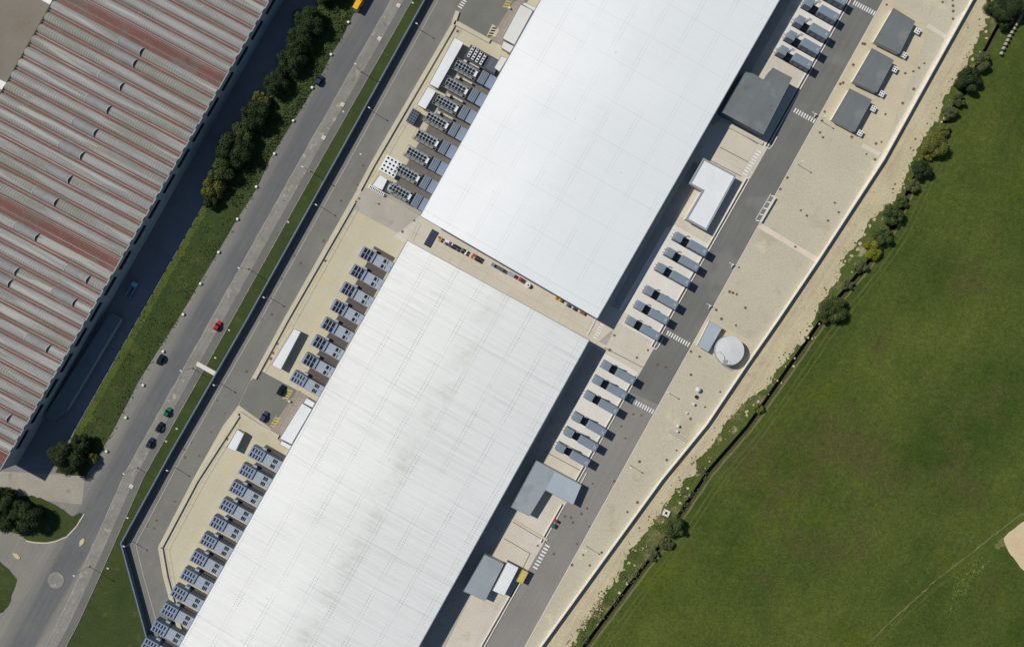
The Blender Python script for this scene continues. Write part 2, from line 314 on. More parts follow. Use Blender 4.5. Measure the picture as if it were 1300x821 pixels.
# ------------------------------------------------------------------ mesh helpers
class MB:
    def __init__(s): s.v = []; s.f = []; s.m = []
    def add(s, vs, fs, m=0):
        o = len(s.v); s.v += [tuple(x) for x in vs]
        s.f += [tuple(i+o for i in f) for f in fs]; s.m += [m]*len(fs); return s
    def box(s, x0, x1, y0, y1, z0, z1, m=0):
        return s.prism([(x0,y0),(x1,y0),(x1,y1),(x0,y1)], z0, z1, m)
    def cbox(s, x0, x1, y0, y1, z0, z1, c=0.06, m=0):
        p = [(x0,y0),(x1,y0),(x1,y1),(x0,y1)]; q = [(x0+c,y0+c),(x1-c,y0+c),(x1-c,y1-c),(x0+c,y1-c)]
        vs = [(*a,z0) for a in p]+[(*a,z1-c) for a in p]+[(*a,z1) for a in q]
        fs = [(3,2,1,0),(8,9,10,11)]
        for k in (0,4):
            for i in range(4):
                j = (i+1)%4; fs.append((k+i,k+j,k+4+j,k+4+i))
        return s.add(vs, fs, m)
    def prism(s, pts, z0, z1, m=0, mt=None, bottom=True):
        a = sum(pts[i][0]*pts[(i+1)%len(pts)][1]-pts[(i+1)%len(pts)][0]*pts[i][1] for i in range(len(pts)))
        if a < 0: pts = pts[::-1]
        n = len(pts); mt = m if mt is None else mt
        vs = [(p[0],p[1],z0) for p in pts]+[(p[0],p[1],z1) for p in pts]
        s.add(vs, [(i,(i+1)%n,n+(i+1)%n,n+i) for i in range(n)] + ([tuple(range(n-1,-1,-1))] if bottom else []), m)
        o = len(s.v)-2*n
        s.f.append(tuple(o+n+i for i in range(n))); s.m.append(mt); return s
    def cyl(s, cx, cy, r, z0, z1, n=14, r2=None, m=0, mt=None):
        r2 = r if r2 is None else r2
        vs = [(cx+r*math.cos(6.28318*i/n), cy+r*math.sin(6.28318*i/n), z0) for i in range(n)] + \
             [(cx+r2*math.cos(6.28318*i/n), cy+r2*math.sin(6.28318*i/n), z1) for i in range(n)]
        s.add(vs, [(i,(i+1)%n,n+(i+1)%n,n+i) for i in range(n)]+[tuple(range(n-1,-1,-1))], m)
        o = len(s.v)-2*n
        s.f.append(tuple(o+n+i for i in range(n))); s.m.append(m if mt is None else mt); return s
    def tube(s, pts, r, n=6, m=0):
        pts = [Vector(p) for p in pts]; rings = []
        for i, p in enumerate(pts):
            d = (pts[min(i+1,len(pts)-1)]-pts[max(i-1,0)]).normalized()
            a = d.orthogonal().normalized() if abs(d.z) > .9 else Vector((-d.y,d.x,0)).normalized()
            b = d.cross(a); rr = r[i] if isinstance(r, (list,tuple)) else r
            rings.append([p+rr*(a*math.cos(6.28318*k/n)+b*math.sin(6.28318*k/n)) for k in range(n)])
        vs = [v for q in rings for v in q]; fs = []
        for i in range(len(pts)-1):
            for k in range(n):
                fs.append((i*n+k, i*n+(k+1)%n, (i+1)*n+(k+1)%n, (i+1)*n+k))
        fs += [tuple(range(n-1,-1,-1)), tuple((len(pts)-1)*n+k for k in range(n))]
        return s.add(vs, fs, m)
    def build(s, name, mats, parent=None, off=(0,0,0), smooth=False):
        me = bpy.data.meshes.new(name)
        vs = [(v[0]-off[0], v[1]-off[1], v[2]-off[2]) for v in s.v] if off != (0,0,0) else s.v
        me.from_pydata(vs, [], s.f)
        mats = mats if isinstance(mats, (list,tuple)) else [mats]
        for m in mats: me.materials.append(MAT[m] if isinstance(m, str) else m)
        if len(mats) > 1: me.polygons.foreach_set('material_index', s.m)
        if smooth: me.polygons.foreach_set('use_smooth', [True]*len(me.polygons))
        me.update()
        o = bpy.data.objects.new(name, me); COL.objects.link(o)
        if parent: o.parent = parent
        return o

def tag(o, label, cat, group=None):
    o['label'] = label; o['category'] = cat
    if group: o['group'] = group
    return o
def thing(name, label, cat, loc, rot=0.0, group=None):
    o = bpy.data.objects.new(name, None); COL.objects.link(o)
    o.empty_display_size = 0.5
    o.location = loc; o.rotation_euler = (0,0,rot)
    return tag(o, label, cat, group)
def dup(root, loc, rot=None, label=None, group=None):
    r = root.copy(); COL.objects.link(r); r.location = loc
    if rot is not None: r.rotation_euler = (0,0,rot)
    if label: r['label'] = label
    if group: r['group'] = group
    for ch in list(root.children):
        c = ch.copy(); COL.objects.link(c); c.parent = r
        for g in list(ch.children):
            d = g.copy(); COL.objects.link(d); d.parent = c
    return r
def structure(o): o['kind'] = 'structure'; return o
LAYER = [0]
def dens(poly, step, jit, closed=True):
    out = []
    n = len(poly)
    for i in range(n if closed else n-1):
        a, b = poly[i], poly[(i+1)%n]; L = math.hypot(b[0]-a[0], b[1]-a[1]); k = max(1, int(L/step))
        for j in range(k):
            f = j/k; q = (a[0]+(b[0]-a[0])*f, a[1]+(b[1]-a[1])*f)
            out.append((q[0]+R.gauss(0,jit), q[1]+R.gauss(0,jit)) if j else q)
    if not closed: out.append(poly[-1])
    return out
def sheet(name, poly, level, mat, step=0, jit=0):
    if step: poly = dens(poly, step, jit)
    pts = [P(x,y)[:2] for x,y in poly]
    a = sum(pts[i][0]*pts[(i+1)%len(pts)][1]-pts[(i+1)%len(pts)][0]*pts[i][1] for i in range(len(pts)))
    if a < 0: pts = pts[::-1]
    mb = MB(); mb.add([(x,y,0.02*level) for x,y in pts], [tuple(range(len(pts)))])
    return structure(mb.build(name, mat))
def offs(px, py, v, u):
    return (px+VX*v+UX*u, py+VY*v+UY*u)
def lerp(a, b, t): return (a[0]+(b[0]-a[0])*t, a[1]+(b[1]-a[1])*t)
def curb_line(mb, poly, w, z0, z1, m=0):
    for a, b in zip(poly, poly[1:]):
        a, b = P(*a), P(*b); d = Vector((b[0]-a[0], b[1]-a[1])); L = d.length
        if L < 1e-3: continue
        d /= L; n = Vector((-d.y, d.x))*w/2
        mb.prism([(a[0]+n.x,a[1]+n.y),(b[0]+n.x,b[1]+n.y),(b[0]-n.x,b[1]-n.y),(a[0]-n.x,a[1]-n.y)], z0, z1, m)

# ------------------------------------------------------------------ ground with the drainage ditch cut into it
DITCH = [(2941,-3000),(1406,-215),(1270,32),(1226,115),(1198,161),(1162,228),(1134,289),(1103,335),(1067,378),(1044,408),
         (970,515),(950,543),(901,599),(863,656),(848,683),(812,729),(745,819),(-1615,4000)]
def ditch_rows():
    rows = []
    for i, (x, y) in enumerate(DITCH):
        a = DITCH[max(i-1,0)]; b = DITCH[min(i+1,len(DITCH)-1)]
        d = Vector((b[0]-a[0], b[1]-a[1])).normalized(); n = Vector((-d.y, d.x))
        if n.x < 0: n = -n
        rows.append([(x+n.x*o, y+n.y*o, z) for o, z in ((-4.4,0),(-3.4,-2.2),(1.8,-2.2),(3.0,0.0))])
    return rows
rows = ditch_rows()
mb = MB(); vs = [P(p[0],p[1])[:2]+(p[2],) for r in rows for p in r]; n = len(rows)
fs = [(i*4+k, (i+1)*4+k, (i+1)*4+k+1, i*4+k+1) for i in range(n-1) for k in range(3)]
mb.add(vs, fs, 1)
left = [r[0] for r in rows]; right = [r[3] for r in rows]
lp = [P(p[0],p[1]) for p in left] + [P(-9000,4000), P(-9000,-3000)]
rp = [P(p[0],p[1]) for p in right[::-1]] + [P(9000,-3000), P(9000,4000)]
mb.add(lp, [tuple(range(len(lp)))], 0); mb.add(rp, [tuple(range(len(rp)))], 0)
terrain = structure(mb.build('ground', ['field','ditch']))

# ------------------------------------------------------------------ right side: track, yard, roads
WALL = [(1393,-280),(1237,0),(1200,66),(1123,205),(1041,331),(989,408),(950,464),(899,540),(842.5,609),(754,731),(689,821),(630,905)]
SANDR = [(1410,-240),(1264,0),(1246,38),(1228,82),(1197,128),(1192,151),(1172,174),(1159,204),(1134,259),(1105,277),(1093,302),(1072,328),
         (1065,353),(1039,389),(1030,418),(1021,430),(985,472),(973,495),(950,505),(922,535),(904,564),(886,582),(884,598),(866,612),(840,647),(819,676),(796,704),(786,729),(722,821),(660,905)]
dl = [(r[0][0], r[0][1]) for r in rows[1:-1]] + [(680,905)]
sheet('weedy_strip', WALL + dl[::-1], 1, 'weedy')
sheet('sand_track', WALL + dens(SANDR[::-1], 3.5, 1.5, False), 2, 'sand')
# pale foot path and tractor lines beside the ditch
edge = [(r[3][0], r[3][1]) for r in rows[4:-1]]
sheet('field_path', [(x+0.6,y+0.4) for x,y in edge] + [(x+2.9,y+1.8) for x,y in edge[::-1]], 1, 'path', 8, 0.3)
MAT['wheelmark'] = M('flattened grass', (86,92,46), (72,82,38), 0.2, 0.7, 1.4, 0.2, 0.95, spec=0.1)
for d in (9.5, 15.0):
    sheet('wheel_track', [(x+d,y+d*.6) for x,y in edge] + [(x+d+1.6,y+d*.6+1) for x,y in edge[::-1]], 1, 'wheelmark', 9, 0.5)
sheet('bare_soil', [(1274,683),(1280,676),(1300,660),(1420,590),(1500,700),(1420,900),(1330,760),(1300,724),(1290,712),(1280,699)], 2, 'soil', 5, 0.6)
MAT['drygrass'] = M('dry straw grass', (104,104,58), (82,92,42), 0.2, 0.9, 1.3, 0.3, 0.95, spec=0.1)
sheet('bare_soil', [(1262,690),(1272,682),(1279,678),(1284,688),(1274,694),(1264,697)], 1.5, 'path', 2.5, 1.2)
for o in (0.0, 5.5):
    sheet('field_path', dens([(1080+o,838+o),(1130+o,788+o),(1186+o,737+o),(1218+o,712+o),(1250+o,687+o),(1288+o,657+o),(1312+o,644+o)],5,.5,False) + dens([(1312+o,646+o),(1288+o,659.2+o),(1250+o,689.2+o),(1218+o,714+o),(1186+o,739+o),(1130+o,790+o),(1080+o,840+o)],5,.5,False), 2, 'wheelmark' if o else 'path')
def blobs(name, poly, n, r0, r1, level, mat, thr=-1, ns=.1, seed=0):
    from mathutils import noise as mn
    mb = MB(); xs = [p[0] for p in poly]; ys = [p[1] for p in poly]; c = 0; tr = 0
    while c < n and tr < n*30:
        tr += 1; x, y = R.uniform(max(min(xs),-30),min(max(xs),1330)), R.uniform(max(min(ys),-30),min(max(ys),850))
        if not inside((x,y), poly) or mn.noise(Vector((x*ns+seed,y*ns,seed))) < thr: continue
        r = R.uniform(r0,r1)*S; q = P(x,y); m = 9; ph = R.uniform(0,6)
        mb.add([(q[0]+r*R.uniform(.55,1.2)*math.cos(6.28318*k/m+ph), q[1]+r*R.uniform(.55,1.2)*math.sin(6.28318*k/m+ph), 0.02*level+0.00002*c) for k in range(m)], [tuple(range(m))]); c += 1
    return structure(mb.build(name, mat))
def inside(p, poly):
    c = False; n = len(poly); j = n-1
    for i in range(n):
        if (poly[i][1] > p[1]) != (poly[j][1] > p[1]) and p[0] < (poly[j][0]-poly[i][0])*(p[1]-poly[i][1])/(poly[j][1]-poly[i][1])+poly[i][0]: c = not c
        j = i
    return c
_out = [(x+13,y+6) for x,y in SANDR[1:-1]]; _in = [(x-9,y-4) for x,y in SANDR[1:-1]]
blobs('bare_patches', SANDR[1:-1] + _out[::-1], 230, .6, 2.6, 2.4, 'sand', 0.02, .09, 4)
blobs('weed_patches', _in + SANDR[1:-1][::-1], 320, .3, 1.6, 2.6, 'weedy', -0.02, .1, 8)
rl = lambda y: 1034-0.5676*(y-83)         # left edge of the right-hand road
rr = lambda y: 1122-0.5554*y              # right edge
sheet('apron', [(900,-280),(rl(-280),-280),(rl(905),905),(330,905)], 1, 'concrete')
sheet('site_road', [(rl(-280),-280),(rr(-280),-280),(rr(905),905),(rl(905),905)], 2, 'asph_r')
MAT['asph_r2'] = M('lighter worn site asphalt', (132,128,121), (121,117,111), 0.05, 0.7, 1.7, 0.10, 0.9, stains=(((142,104,88),0.25,0.67,0.5),((84,66,60),0.55,0.70,0.6)), aniso=(A29,0.6,0.02,0.06))
sheet('site_road', [(rl(497),497),(rr(514),514),(rr(905),905),(rl(905),905)], 2.3, 'asph_r2')
sheet('yard', [(rr(-280)+.5,-280)] + WALL + [(rr(905)+.5,905)], 3, 'yard')
sheet('paved_bay', [(1121,4),(1131,-2),(1182,31),(1120,196),(1098,186),(1048,152),(1040,148)], 4, 'yard_warm')
sheet('pale_path', [(1213,22),(1233,7),(1200,66),(1123,205),(1041,331),(1035,336),(1115,203),(1190,68)], 5, 'pale_path')
sheet('paving_strip', [(1179,30),(1203,46),(1200,50),(1176,35)], 6, 'pale_path')
sheet('paving_strip', [(1096,182),(1118,194),(1115,199),(1093,187)], 6, 'pale_path')
sheet('paving_strip', [(967,284),(1042,329),(1039,335),(962,289)], 6, 'pink_strip')
# thin pale edging along the yard
mb = MB(); curb_line(mb, [(rr(-280),-280),(rr(905),905)], 0.45, 0.0, 0.12)
structure(mb.build('kerb', 'pale_path'))
mb = MB()
for a, b in ((-280,186),(226,440),(476,612),(640,688),(728,905)):
    for o in (-1.0, -5.2):
        curb_line(mb, [(rl(a)+o,a),(rl(b)+o,b)], 0.40, 0.0, 0.30)
structure(mb.build('kerb', 'pale_kerb'))
mb = MB()
for a, b in ((-280,186),(226,440),(476,612),(640,688),(728,905)):
    curb_line(mb, [(rl(a)-3.1,a),(rl(b)-3.1,b)], 0.85, 0.0, 0.065)
structure(mb.build('drain_channel', 'pit'))
mb = MB()
for a in (226, 476):
    curb_line(mb, [(rl(a)-5.2,a),(rl(a)-1,a+2)], 0.40, 0.0, 0.30)
for a in (186, 440, 612):
    curb_line(mb, [(rl(a)-5.2,a),(rl(a)+1.0,a+3.4),(rl(a)+4,a+0.5),(rl(a-12)+4,a-12)], 0.32, 0.0, 0.30)
structure(mb.build('kerb', 'pale_kerb'))
# white plinths below the generator rows and slabs of the apron
def rowpoly(px, py, v0, v1, u0, u1):
    return [offs(px,py,v0,u0), offs(px,py,v1,u0), offs(px,py,v1,u1), offs(px,py,v0,u1)]
sheet('generator_plinth', rowpoly(993,56,-7,45,-14,190), 1.8, 'conc_white')
sheet('generator_plinth', rowpoly(800,401,-9,43,-14,128), 1.8, 'conc_white')
sheet('generator_plinth', rowpoly(711,561,-9,43,-9,126), 1.8, 'conc_white')
sheet('drive_slab', [(914,178),(963,185),(942,225),(888,224)], 1.7, 'concrete')
MAT['joint'] = M('dark joint', (120,108,92), (104,94,80), 0.5, 0.6, 1.5, 0.1, 0.9)
def joint(*pts, w=0.3):
    mb = MB(); curb_line(mb, list(pts), w, 0.0, 0.07); return structure(mb.build('slab_joint', 'joint'))
joint((914,187),(950,206)); joint((902,204),(941,224)); joint((767,441),(818,467)); joint((640,683),(673,702),(663,722)); joint((651,662),(694,688))
joint((926,161),(962,183)); joint((692,573),(741,599))
# raised kerb slabs next to the grey building and the crossing
mb = MB()
curb_line(mb, [(926,161),(968,183)], 1.2, 0.0, 0.5); curb_line(mb, [(651,659),(695,685)], 0.9, 0.0, 0.35)
structure(mb.build('kerb', 'kerbcon'))
sheet('paved_strip', [(846,289),(855,286),(792,392),(783,409),(776,409)], 3, 'conc_white')
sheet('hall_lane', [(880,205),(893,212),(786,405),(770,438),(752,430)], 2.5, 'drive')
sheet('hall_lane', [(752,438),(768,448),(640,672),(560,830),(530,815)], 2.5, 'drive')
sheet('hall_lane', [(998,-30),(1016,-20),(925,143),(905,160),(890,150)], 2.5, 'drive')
# road markings
def bars(name, p0, p1, n, L, w, axis, level, mat='paint'):
    mb = MB()
    for i in range(n):
        c = lerp(p0, p1, (i+.5)/n)
        a = rowpoly(c[0], c[1], -w/2, w/2, -L/2, L/2) if axis == 'u' else rowpoly(c[0], c[1], -L/2, L/2, -w/2, w/2)
        pts = [P(*q)[:2] for q in a]
        mb.prism(pts, 0.02*level-0.006, 0.02*level, 0)
    return structure(mb.build(name, mat))
bars('zebra_crossing', (1083,3), (1111,18), 10, 6.2, 1.6, 'u', 5)
bars('zebra_crossing', (1007.5,139.5), (1035,154.5), 9, 6.2, 1.6, 'u', 5)
bars('zebra_crossing', (964.5,191), (944.5,223), 9, 6.5, 1.8, 'v', 5)
bars('zebra_crossing', (846,421.5), (875.5,438), 10, 6.0, 1.6, 'u', 5)
bars('zebra_crossing', (800,507), (830,523), 10, 6.0, 1.6, 'u', 5)
bars('zebra_crossing', (696,690.5), (678.5,722), 8, 6.2, 2.0, 'v', 5)
bars('zebra_crossing', (765,411), (754.5,430), 6, 5.6, 1.5, 'v', 7)
bars('zebra_crossing', (590.5,0), (583,11), 4, 6.0, 1.5, 'v', 6)
mb = MB()
p0, p1 = (981,248), (961.5,279)
for i in range(5):
    c = lerp(p0, p1, i/4); a = rowpoly(c[0]+.6, c[1]+.6, -2.2, 2.2, -.7, .7); a = [offs(a[0][0],a[0][1],0,-1.3), a[1], a[2], offs(a[3][0],a[3][1],0,-1.3)]
    mb.prism([P(*q)[:2] for q in a], 0.09, 0.10)
curb_line(mb, [(978.5,246.5),(959.5,278)], 0.25, 0.09, 0.10)
structure(mb.build('parking_marking', 'paint'))

# ------------------------------------------------------------------ left side
ROADR = [(675,-280),(524,0),(407,205),(297,402),(183,605),(127,731),(100,790),(40,905)]
ROADL = [(610,-280),(461,0),(449,18),(436,45),(420,72),(398,113),(372,155),(343,202),(327,238),(299,282),(262,345),(228,402),(200,446),(176,484),(143,548),(118,590),(108,606)]
FENCE = [(696,-280),(541,0),(429,202),(317,403),(220,572),(157,687),(169,731),(193,819),(218,905)]
KERBT = [(752,-280),(590,0),(576,27),(470,208),(453,241),(360,405),(318,482),(302,515),(283,540),(245,608),(201,693),(207,731),(232,821),(256,905)]
sheet('verge_grass', ROADR + FENCE[::-1], 1, 'verge', 8, 0.5)
BANKL = [(560,-280),(412,-8),(256,266),(176.5,405),(94,550),(84,572),(70,600),(108,606)]
sheet('bank_grass', dens(ROADL[:-1], 5, 1.3, False) + BANKL[::-1], 1, 'bank')
MAT['brightgrass'] = M('bright bank edge grass', (78,90,36), (66,78,34), 0.2, 0.8, 1.5, 0.28, 0.95, spec=0.1)
sheet('bank_edge', [(412,-8),(256,266),(176.5,405),(94,550)] + dens([(102,553),(184,408),(263,268),(419,-6)], 4, 0.8, False), 1.3, 'brightgrass')
MAT['edgestone'] = M('grey edging stone', (128,124,112), (112,108,98), 0.3, 0.7, 1.5, 0.1, 0.9)
mb = MB(); curb_line(mb, [(411,-8),(255,266),(175.5,405),(93,550)], 0.25, 0, 0.12); structure(mb.build('kerb', 'edgestone'))
FR = lambda y: 343-0.5745*y
sheet('service_road', [(FR(-280)-60,-280)] + BANKL[:-1] + [(60,605),(-300,605),(-300,560)], 0.6, 'service')
sheet('public_road', ROADL + [(100,604),(60,598),(-400,604),(-400,905)] + ROADR[::-1], 2, 'road')
isl = [(101,650),(106,652),(96,667),(84,680),(70,685.5),(61,687.5),(46,687),(33,684.5),(26,678),(0,671),(-40,668),(-60,640),(0,632),(40,628),(70,640),(92,655)]
sheet('corner_grass', isl, 3, 'verge', 4, 0.5)
sheet('corner_grass', [(-60,700),(0,712),(12,722),(22,735),(10,770),(-60,830)], 3, 'verge', 4, 0.5)
sheet('corner_paving', [(-60,598),(4,598),(108,604),(104,640),(70,636),(0,628),(-60,632)], 2.5, 'corner')
mb = MB(); curb_line(mb, [(107,652),(97,668),(85,681),(70,687),(60,689),(44,688.5),(33,686)], 0.5, 0.0, 0.14)
structure(mb.build('kerb', 'kerbcon'))
def between(f0, f1, a, b): return [lerp(p, q, f0) for p, q in zip(a, b)] , [lerp(p, q, f1) for p, q in zip(a, b)]
# median strip and footway follow the right edge of the public road
def offl(poly, d): return [(x-d, y-d*0.28) for x, y in poly]
sheet('median_strip', offl(ROADR,24) + offl(ROADR,9.5)[::-1], 3, 'median', 9, 0.5)
sheet('footway', offl(ROADR,9.5) + offl(ROADR,0.4)[::-1], 3.2, 'footway')
mb = MB(); curb_line(mb, offl(ROADR,0.3), 0.3, 0, 0.14); curb_line(mb, offl(ROADR,9.6), 0.18, 0.0, 0.10)
structure(mb.build('kerb', 'median'))
mb = MB(); curb_line(mb, offl(ROADR,23.2), 0.16, 0.064, 0.07); structure(mb.build('lane_line', 'drive'))
mb = MB()
for cx, cy, r in ((71,736,10.5),):
    p = P(cx,cy); mb.cyl(p[0], p[1], r*S, 0, 0.12, 28)
structure(mb.build('roundabout_island', 'median'))
def island(px, py, ang, label):
    mb = MB(); n = 18; pts = []
    for i in range(n):
        a = 6.28318*i/n; r = 1.0
        x, y = 1.9*math.cos(a), (0.95 if math.cos(a) > -.2 else 0.6)*math.sin(a); pts.append((x,y))
    t = thing('traffic_island', label, 'traffic island', P(px,py,0.04), ang)
    mb.prism(pts, 0, 0.18, 0); mb.build('kerb_ring', 'paint_yellow', t)
    mb2 = MB(); mb2.prism([(x*.72,y*.68) for x,y in pts], 0.1, 0.22); mb2.build('paving', 'yard_warm', t)
island(104,688,math.radians(62),'small yellow kerbed traffic island at the mouth of the side road, nearer the median strip')
island(21,705,math.radians(-38),'small yellow kerbed traffic island at the left edge of the junction')
# inner road and left yards
sheet('inner_road', FENCE + KERBT[::-1], 2, 'asph_l')
mb = MB(); curb_line(mb, [(x+14.5,y+2) for x,y in FENCE[:5]] + [(172.5,690),(182.5,731),(208,821),(231,905)], 0.32, 0.0, 0.1)
structure(mb.build('drain_edge', 'drive'))
sheet('left_yard', KERBT + [(500,905),(800,300),(930,-280)], 0.7, 'yard_l')
sheet('upper_car_park', [(752,-280),(590,0),(578,25),(621,49),(634,38),(640,46),(860,-280)], 3, 'asph_p')
sheet('driveway', [(462,237),(537,275),(520,304),(446,264)], 3, 'drive')
sheet('car_park', [(332,471),(318,483),(303,514),(346,545),(383,497),(377,495)], 3, 'asph_p')
sheet('paving_slabs', [(377,495),(392,503),(360,566),(343,546)], 4, 'slabs')
sheet('paving_slabs', [(652,3),(668,-4),(645,62),(621,51)], 4, 'slabs')
sheet('pump_pad', [(625,31),(634,38),(629,47),(618,46)], 5, 'kerbcon')
sheet('passage', [(536,272),(800,400),(752,440),(500,300)], 4, 'concrete')
def hatch(px, py, n=4, L=15):
    mb = MB()
    for i in range(n):
        c = offs(px, py, 0, (i-(n-1)/2)*L/n)
        a = [offs(c[0],c[1],-2.7,-2.1), offs(c[0],c[1],2.7,0.1), offs(c[0],c[1],2.7,2.0), offs(c[0],c[1],-2.7,-0.2)]
        mb.prism([P(*q)[:2] for q in a], 0.09, 0.10)
    c = [offs(px,py,-3.1,-L/2-1), offs(px,py,-3.1,L/2+1)]; curb_line(mb, c, 0.2, 0.088, 0.098)
    c = [offs(px,py,3.1,-L/2-1), offs(px,py,3.1,L/2+1)]; curb_line(mb, c, 0.2, 0.088, 0.098)
    structure(mb.build('hatched_marking', 'paint_yellow'))
hatch(365.5,500.5); hatch(349.5,535.5); hatch(625,41); hatch(645,4)
# forecourt on the far side of the factory
sheet('forecourt', [(-400,-280),(230,-280),(67,0),(5,110),(-80,250),(-400,250)], 1, 'forecourt')
sheet('forecourt_strip', [(-20,92),(8,105),(2,114),(-20,104)], 2, 'paint')
sheet('forecourt_strip', [(55,-4),(66,1),(63,6),(52,0)], 2, 'paint')

# ------------------------------------------------------------------ the two white halls
def hall(label, corners, z, mat, camber, cat='warehouse'):
    bl, br, tr, tl = corners
    pts = [P(x,y,z) for x,y in corners]
    cx = sum(p[0] for p in pts)/4; cy = sum(p[1] for p in pts)/4
    t = thing('white_hall', label, cat, (cx,cy,0), ANG)
    ca, sa = math.cos(-ANG), math.sin(-ANG)
    loc = [((p[0]-cx)*ca-(p[1]-cy)*sa, (p[0]-cx)*sa+(p[1]-cy)*ca) for p in pts]
    mb = MB(); inset = [(x*0.985,y*0.992) for x,y in loc]
    mb.prism(inset, 0, z-0.35); mb.build('wall', 'hallwall', t)
    mb = MB(); N = 24; vs = []
    for e in (0,1):
        a, b = (loc[0],loc[1]) if e == 0 else (loc[3],loc[2])
        for i in range(N+1):
            f = i/N; p = lerp(a,b,f); vs.append((p[0],p[1], z + camber*(1-abs(2*f-1)**1.6)))
    mb.add(vs, [(i,i+1,N+2+i,N+1+i) for i in range(N)])
    vb = [(p[0],p[1],z-0.3) for p in loc]
    o = len(mb.v); mb.add(vb, [(3,2,1,0)])
    mb.build('roof', mat, t, smooth=True)
    # gable fascia closing the arched end, gutters on the long sides
    for e, (a, b) in enumerate(((loc[0],loc[1]),(loc[3],loc[2]))):
        mb = MB(); d = -0.25 if e == 0 else 0.25; top = []; 
        for i in range(N+1):
            f = i/N; p = lerp(a,b,f); zz = z + camber*(1-abs(2*f-1)**1.6)
            top.append((p[0],p[1],zz))
        vs = [(x,y,zz+0.02) for x,y,zz in top]+[(x,y+d,zz+0.02) for x,y,zz in top]+[(x,y+d,z-0.6) for x,y,zz in top]
        k = N+1; fs = []
        for i in range(N):
            q = [(i,i+1,k+i+1,k+i),(k+i,k+i+1,2*k+i+1,2*k+i)]
            fs += [f_[::-1] for f_ in q] if e == 0 else q
        mb.add(vs, fs); mb.build('fascia', 'gutter', t)
    for a, b, d, mname in ((loc[0],loc[3],-0.32,'gutter'),(loc[1],loc[2],0.32,'gutter')):
        mb = MB(); mb.prism([(a[0],a[1]),(b[0],b[1]),(b[0]+d,b[1]),(a[0]+d,a[1])], z-0.35, z-0.06); mb.build('gutter', mname, t)
    return t
HZ = 7.6
hall('long white hall with smooth pale roof, reaching the top edge of the photo', [(534,274),(758,404),(1058,-120),(754,-120)], HZ, 'roof1', 1.1)
hall('white hall with ribbed slightly dirty roof reaching the bottom edge of the photo', [(518,305),(748,431),(498,880),(194,880)], HZ, 'roof2', 1.1)

# ------------------------------------------------------------------ polygonal flat-roofed buildings
def flatbuilding(name, label, cat, poly, z, roofmat, wallmat='wallbeige', parapet=None, extra=None):
    pts = [P(x,y,z)[:2] for x,y in poly]
    cx = sum(p[0] for p in pts)/len(pts); cy = sum(p[1] for p in pts)/len(pts)
    t = thing(name, label, cat, (cx,cy,0), ANG)
    ca, sa = math.cos(-ANG), math.sin(-ANG)
    loc = [((p[0]-cx)*ca-(p[1]-cy)*sa, (p[0]-cx)*sa+(p[1]-cy)*ca) for p in pts]
    a = sum(loc[i][0]*loc[(i+1)%len(loc)][1]-loc[(i+1)%len(loc)][0]*loc[i][1] for i in range(len(loc)))
    if a < 0: loc = loc[::-1]
    def inset(l, d):
        out = []; n = len(l)
        for i in range(n):
            p0, p1, p2 = Vector(l[i-1]), Vector(l[i]), Vector(l[(i+1)%n])
            e1 = (p1-p0).normalized(); e2 = (p2-p1).normalized()
            n1 = Vector((-e1.y,e1.x)); n2 = Vector((-e2.y,e2.x))
            k = (n1+n2)/max(0.4,(1+n1.dot(n2))); out.append(tuple(p1+k*d))
        return out
    mb = MB(); mb.prism(inset(loc,0.25), 0, z-0.25); mb.build('wall', wallmat, t)
    if parapet:
        w, h, pm = parapet
        ins = inset(loc, w); n = len(loc)
        vs = [(*p,z-0.3) for p in loc]+[(*p,z) for p in loc]+[(*p,z) for p in ins]+[(*p,z-h) for p in ins]
        mb = MB(); fs = []
        for k in range(3):
            for i in range(n): j=(i+1)%n; fs.append((k*n+i,k*n+j,k*n+n+j,k*n+n+i))
        mb.add(vs, fs); mb.build('parapet', pm, t)
        mb = MB(); mb.prism(inset(loc,w-0.02), z-0.29, z-h, 0); mb.build('roof', roofmat, t)
    else:
        mb = MB(); mb.prism(loc, z-0.25, z); mb.build('roof', roofmat, t)
        mb = MB(); ins = inset(loc, 0.12); n = len(loc)
        vs = [(*p,z+0.005) for p in loc]+[(*p,z+0.10) for p in loc]+[(*p,z+0.10) for p in ins]+[(*p,z+0.005) for p in ins]
        mb.add(vs, [(k*n+i,k*n+(i+1)%n,k*n+n+(i+1)%n,k*n+n+i) for k in range(3) for i in range(n)]); mb.build('roof_edge', 'gutter', t)
    return t
flatbuilding('plant_building', 'grey green flat roofed plant building with a notched corner beside the upper hall', 'plant building',
   [(945,91),(957,94),(970,102),(981,86),(1006,99),(969,171),(915,142)], 5.4, 'slate', 'bgrey_d')
flatbuilding('plant_building', 'white roofed L shaped plant building with grey parapet beside the upper hall', 'plant building',
   [(893,200.5),(935,223),(897,293),(870,278),(891,242),(874.5,233)], 3.4, 'white', 'wallbeige', (0.75,0.22,'zinc_d'))
t = flatbuilding('plant_building', 'L shaped light zinc roofed plant building beside the lower hall', 'plant building',
   [(680.7,584),(738.4,615),(727.5,641),(692.4,622),(672,655),(648.5,643.3)], 3.3, 'zinc_d', 'wallbeige')
mb = MB(); q = [P(x,y,3.4) for x,y in ((704.7,598.5),(738.0,616),(727.6,640.3),(692.7,621.5))]
mb.prism([p[:2] for p in q], 3.312, 3.345); o = mb.build('roof_panel', 'zinc', t)
o.matrix_parent_inverse = (__import__('mathutils').Matrix.Translation(t.location) @ __import__('mathutils').Matrix.Rotation(ANG,4,'Z')).inverted()
flatbuilding('plant_building', 'grey zinc roofed plant building at the bottom edge beside the lower hall', 'plant building',
   [(615,703),(640,715.5),(616,762),(588,750)], 3.2, 'zinc_d', 'wallbeige')
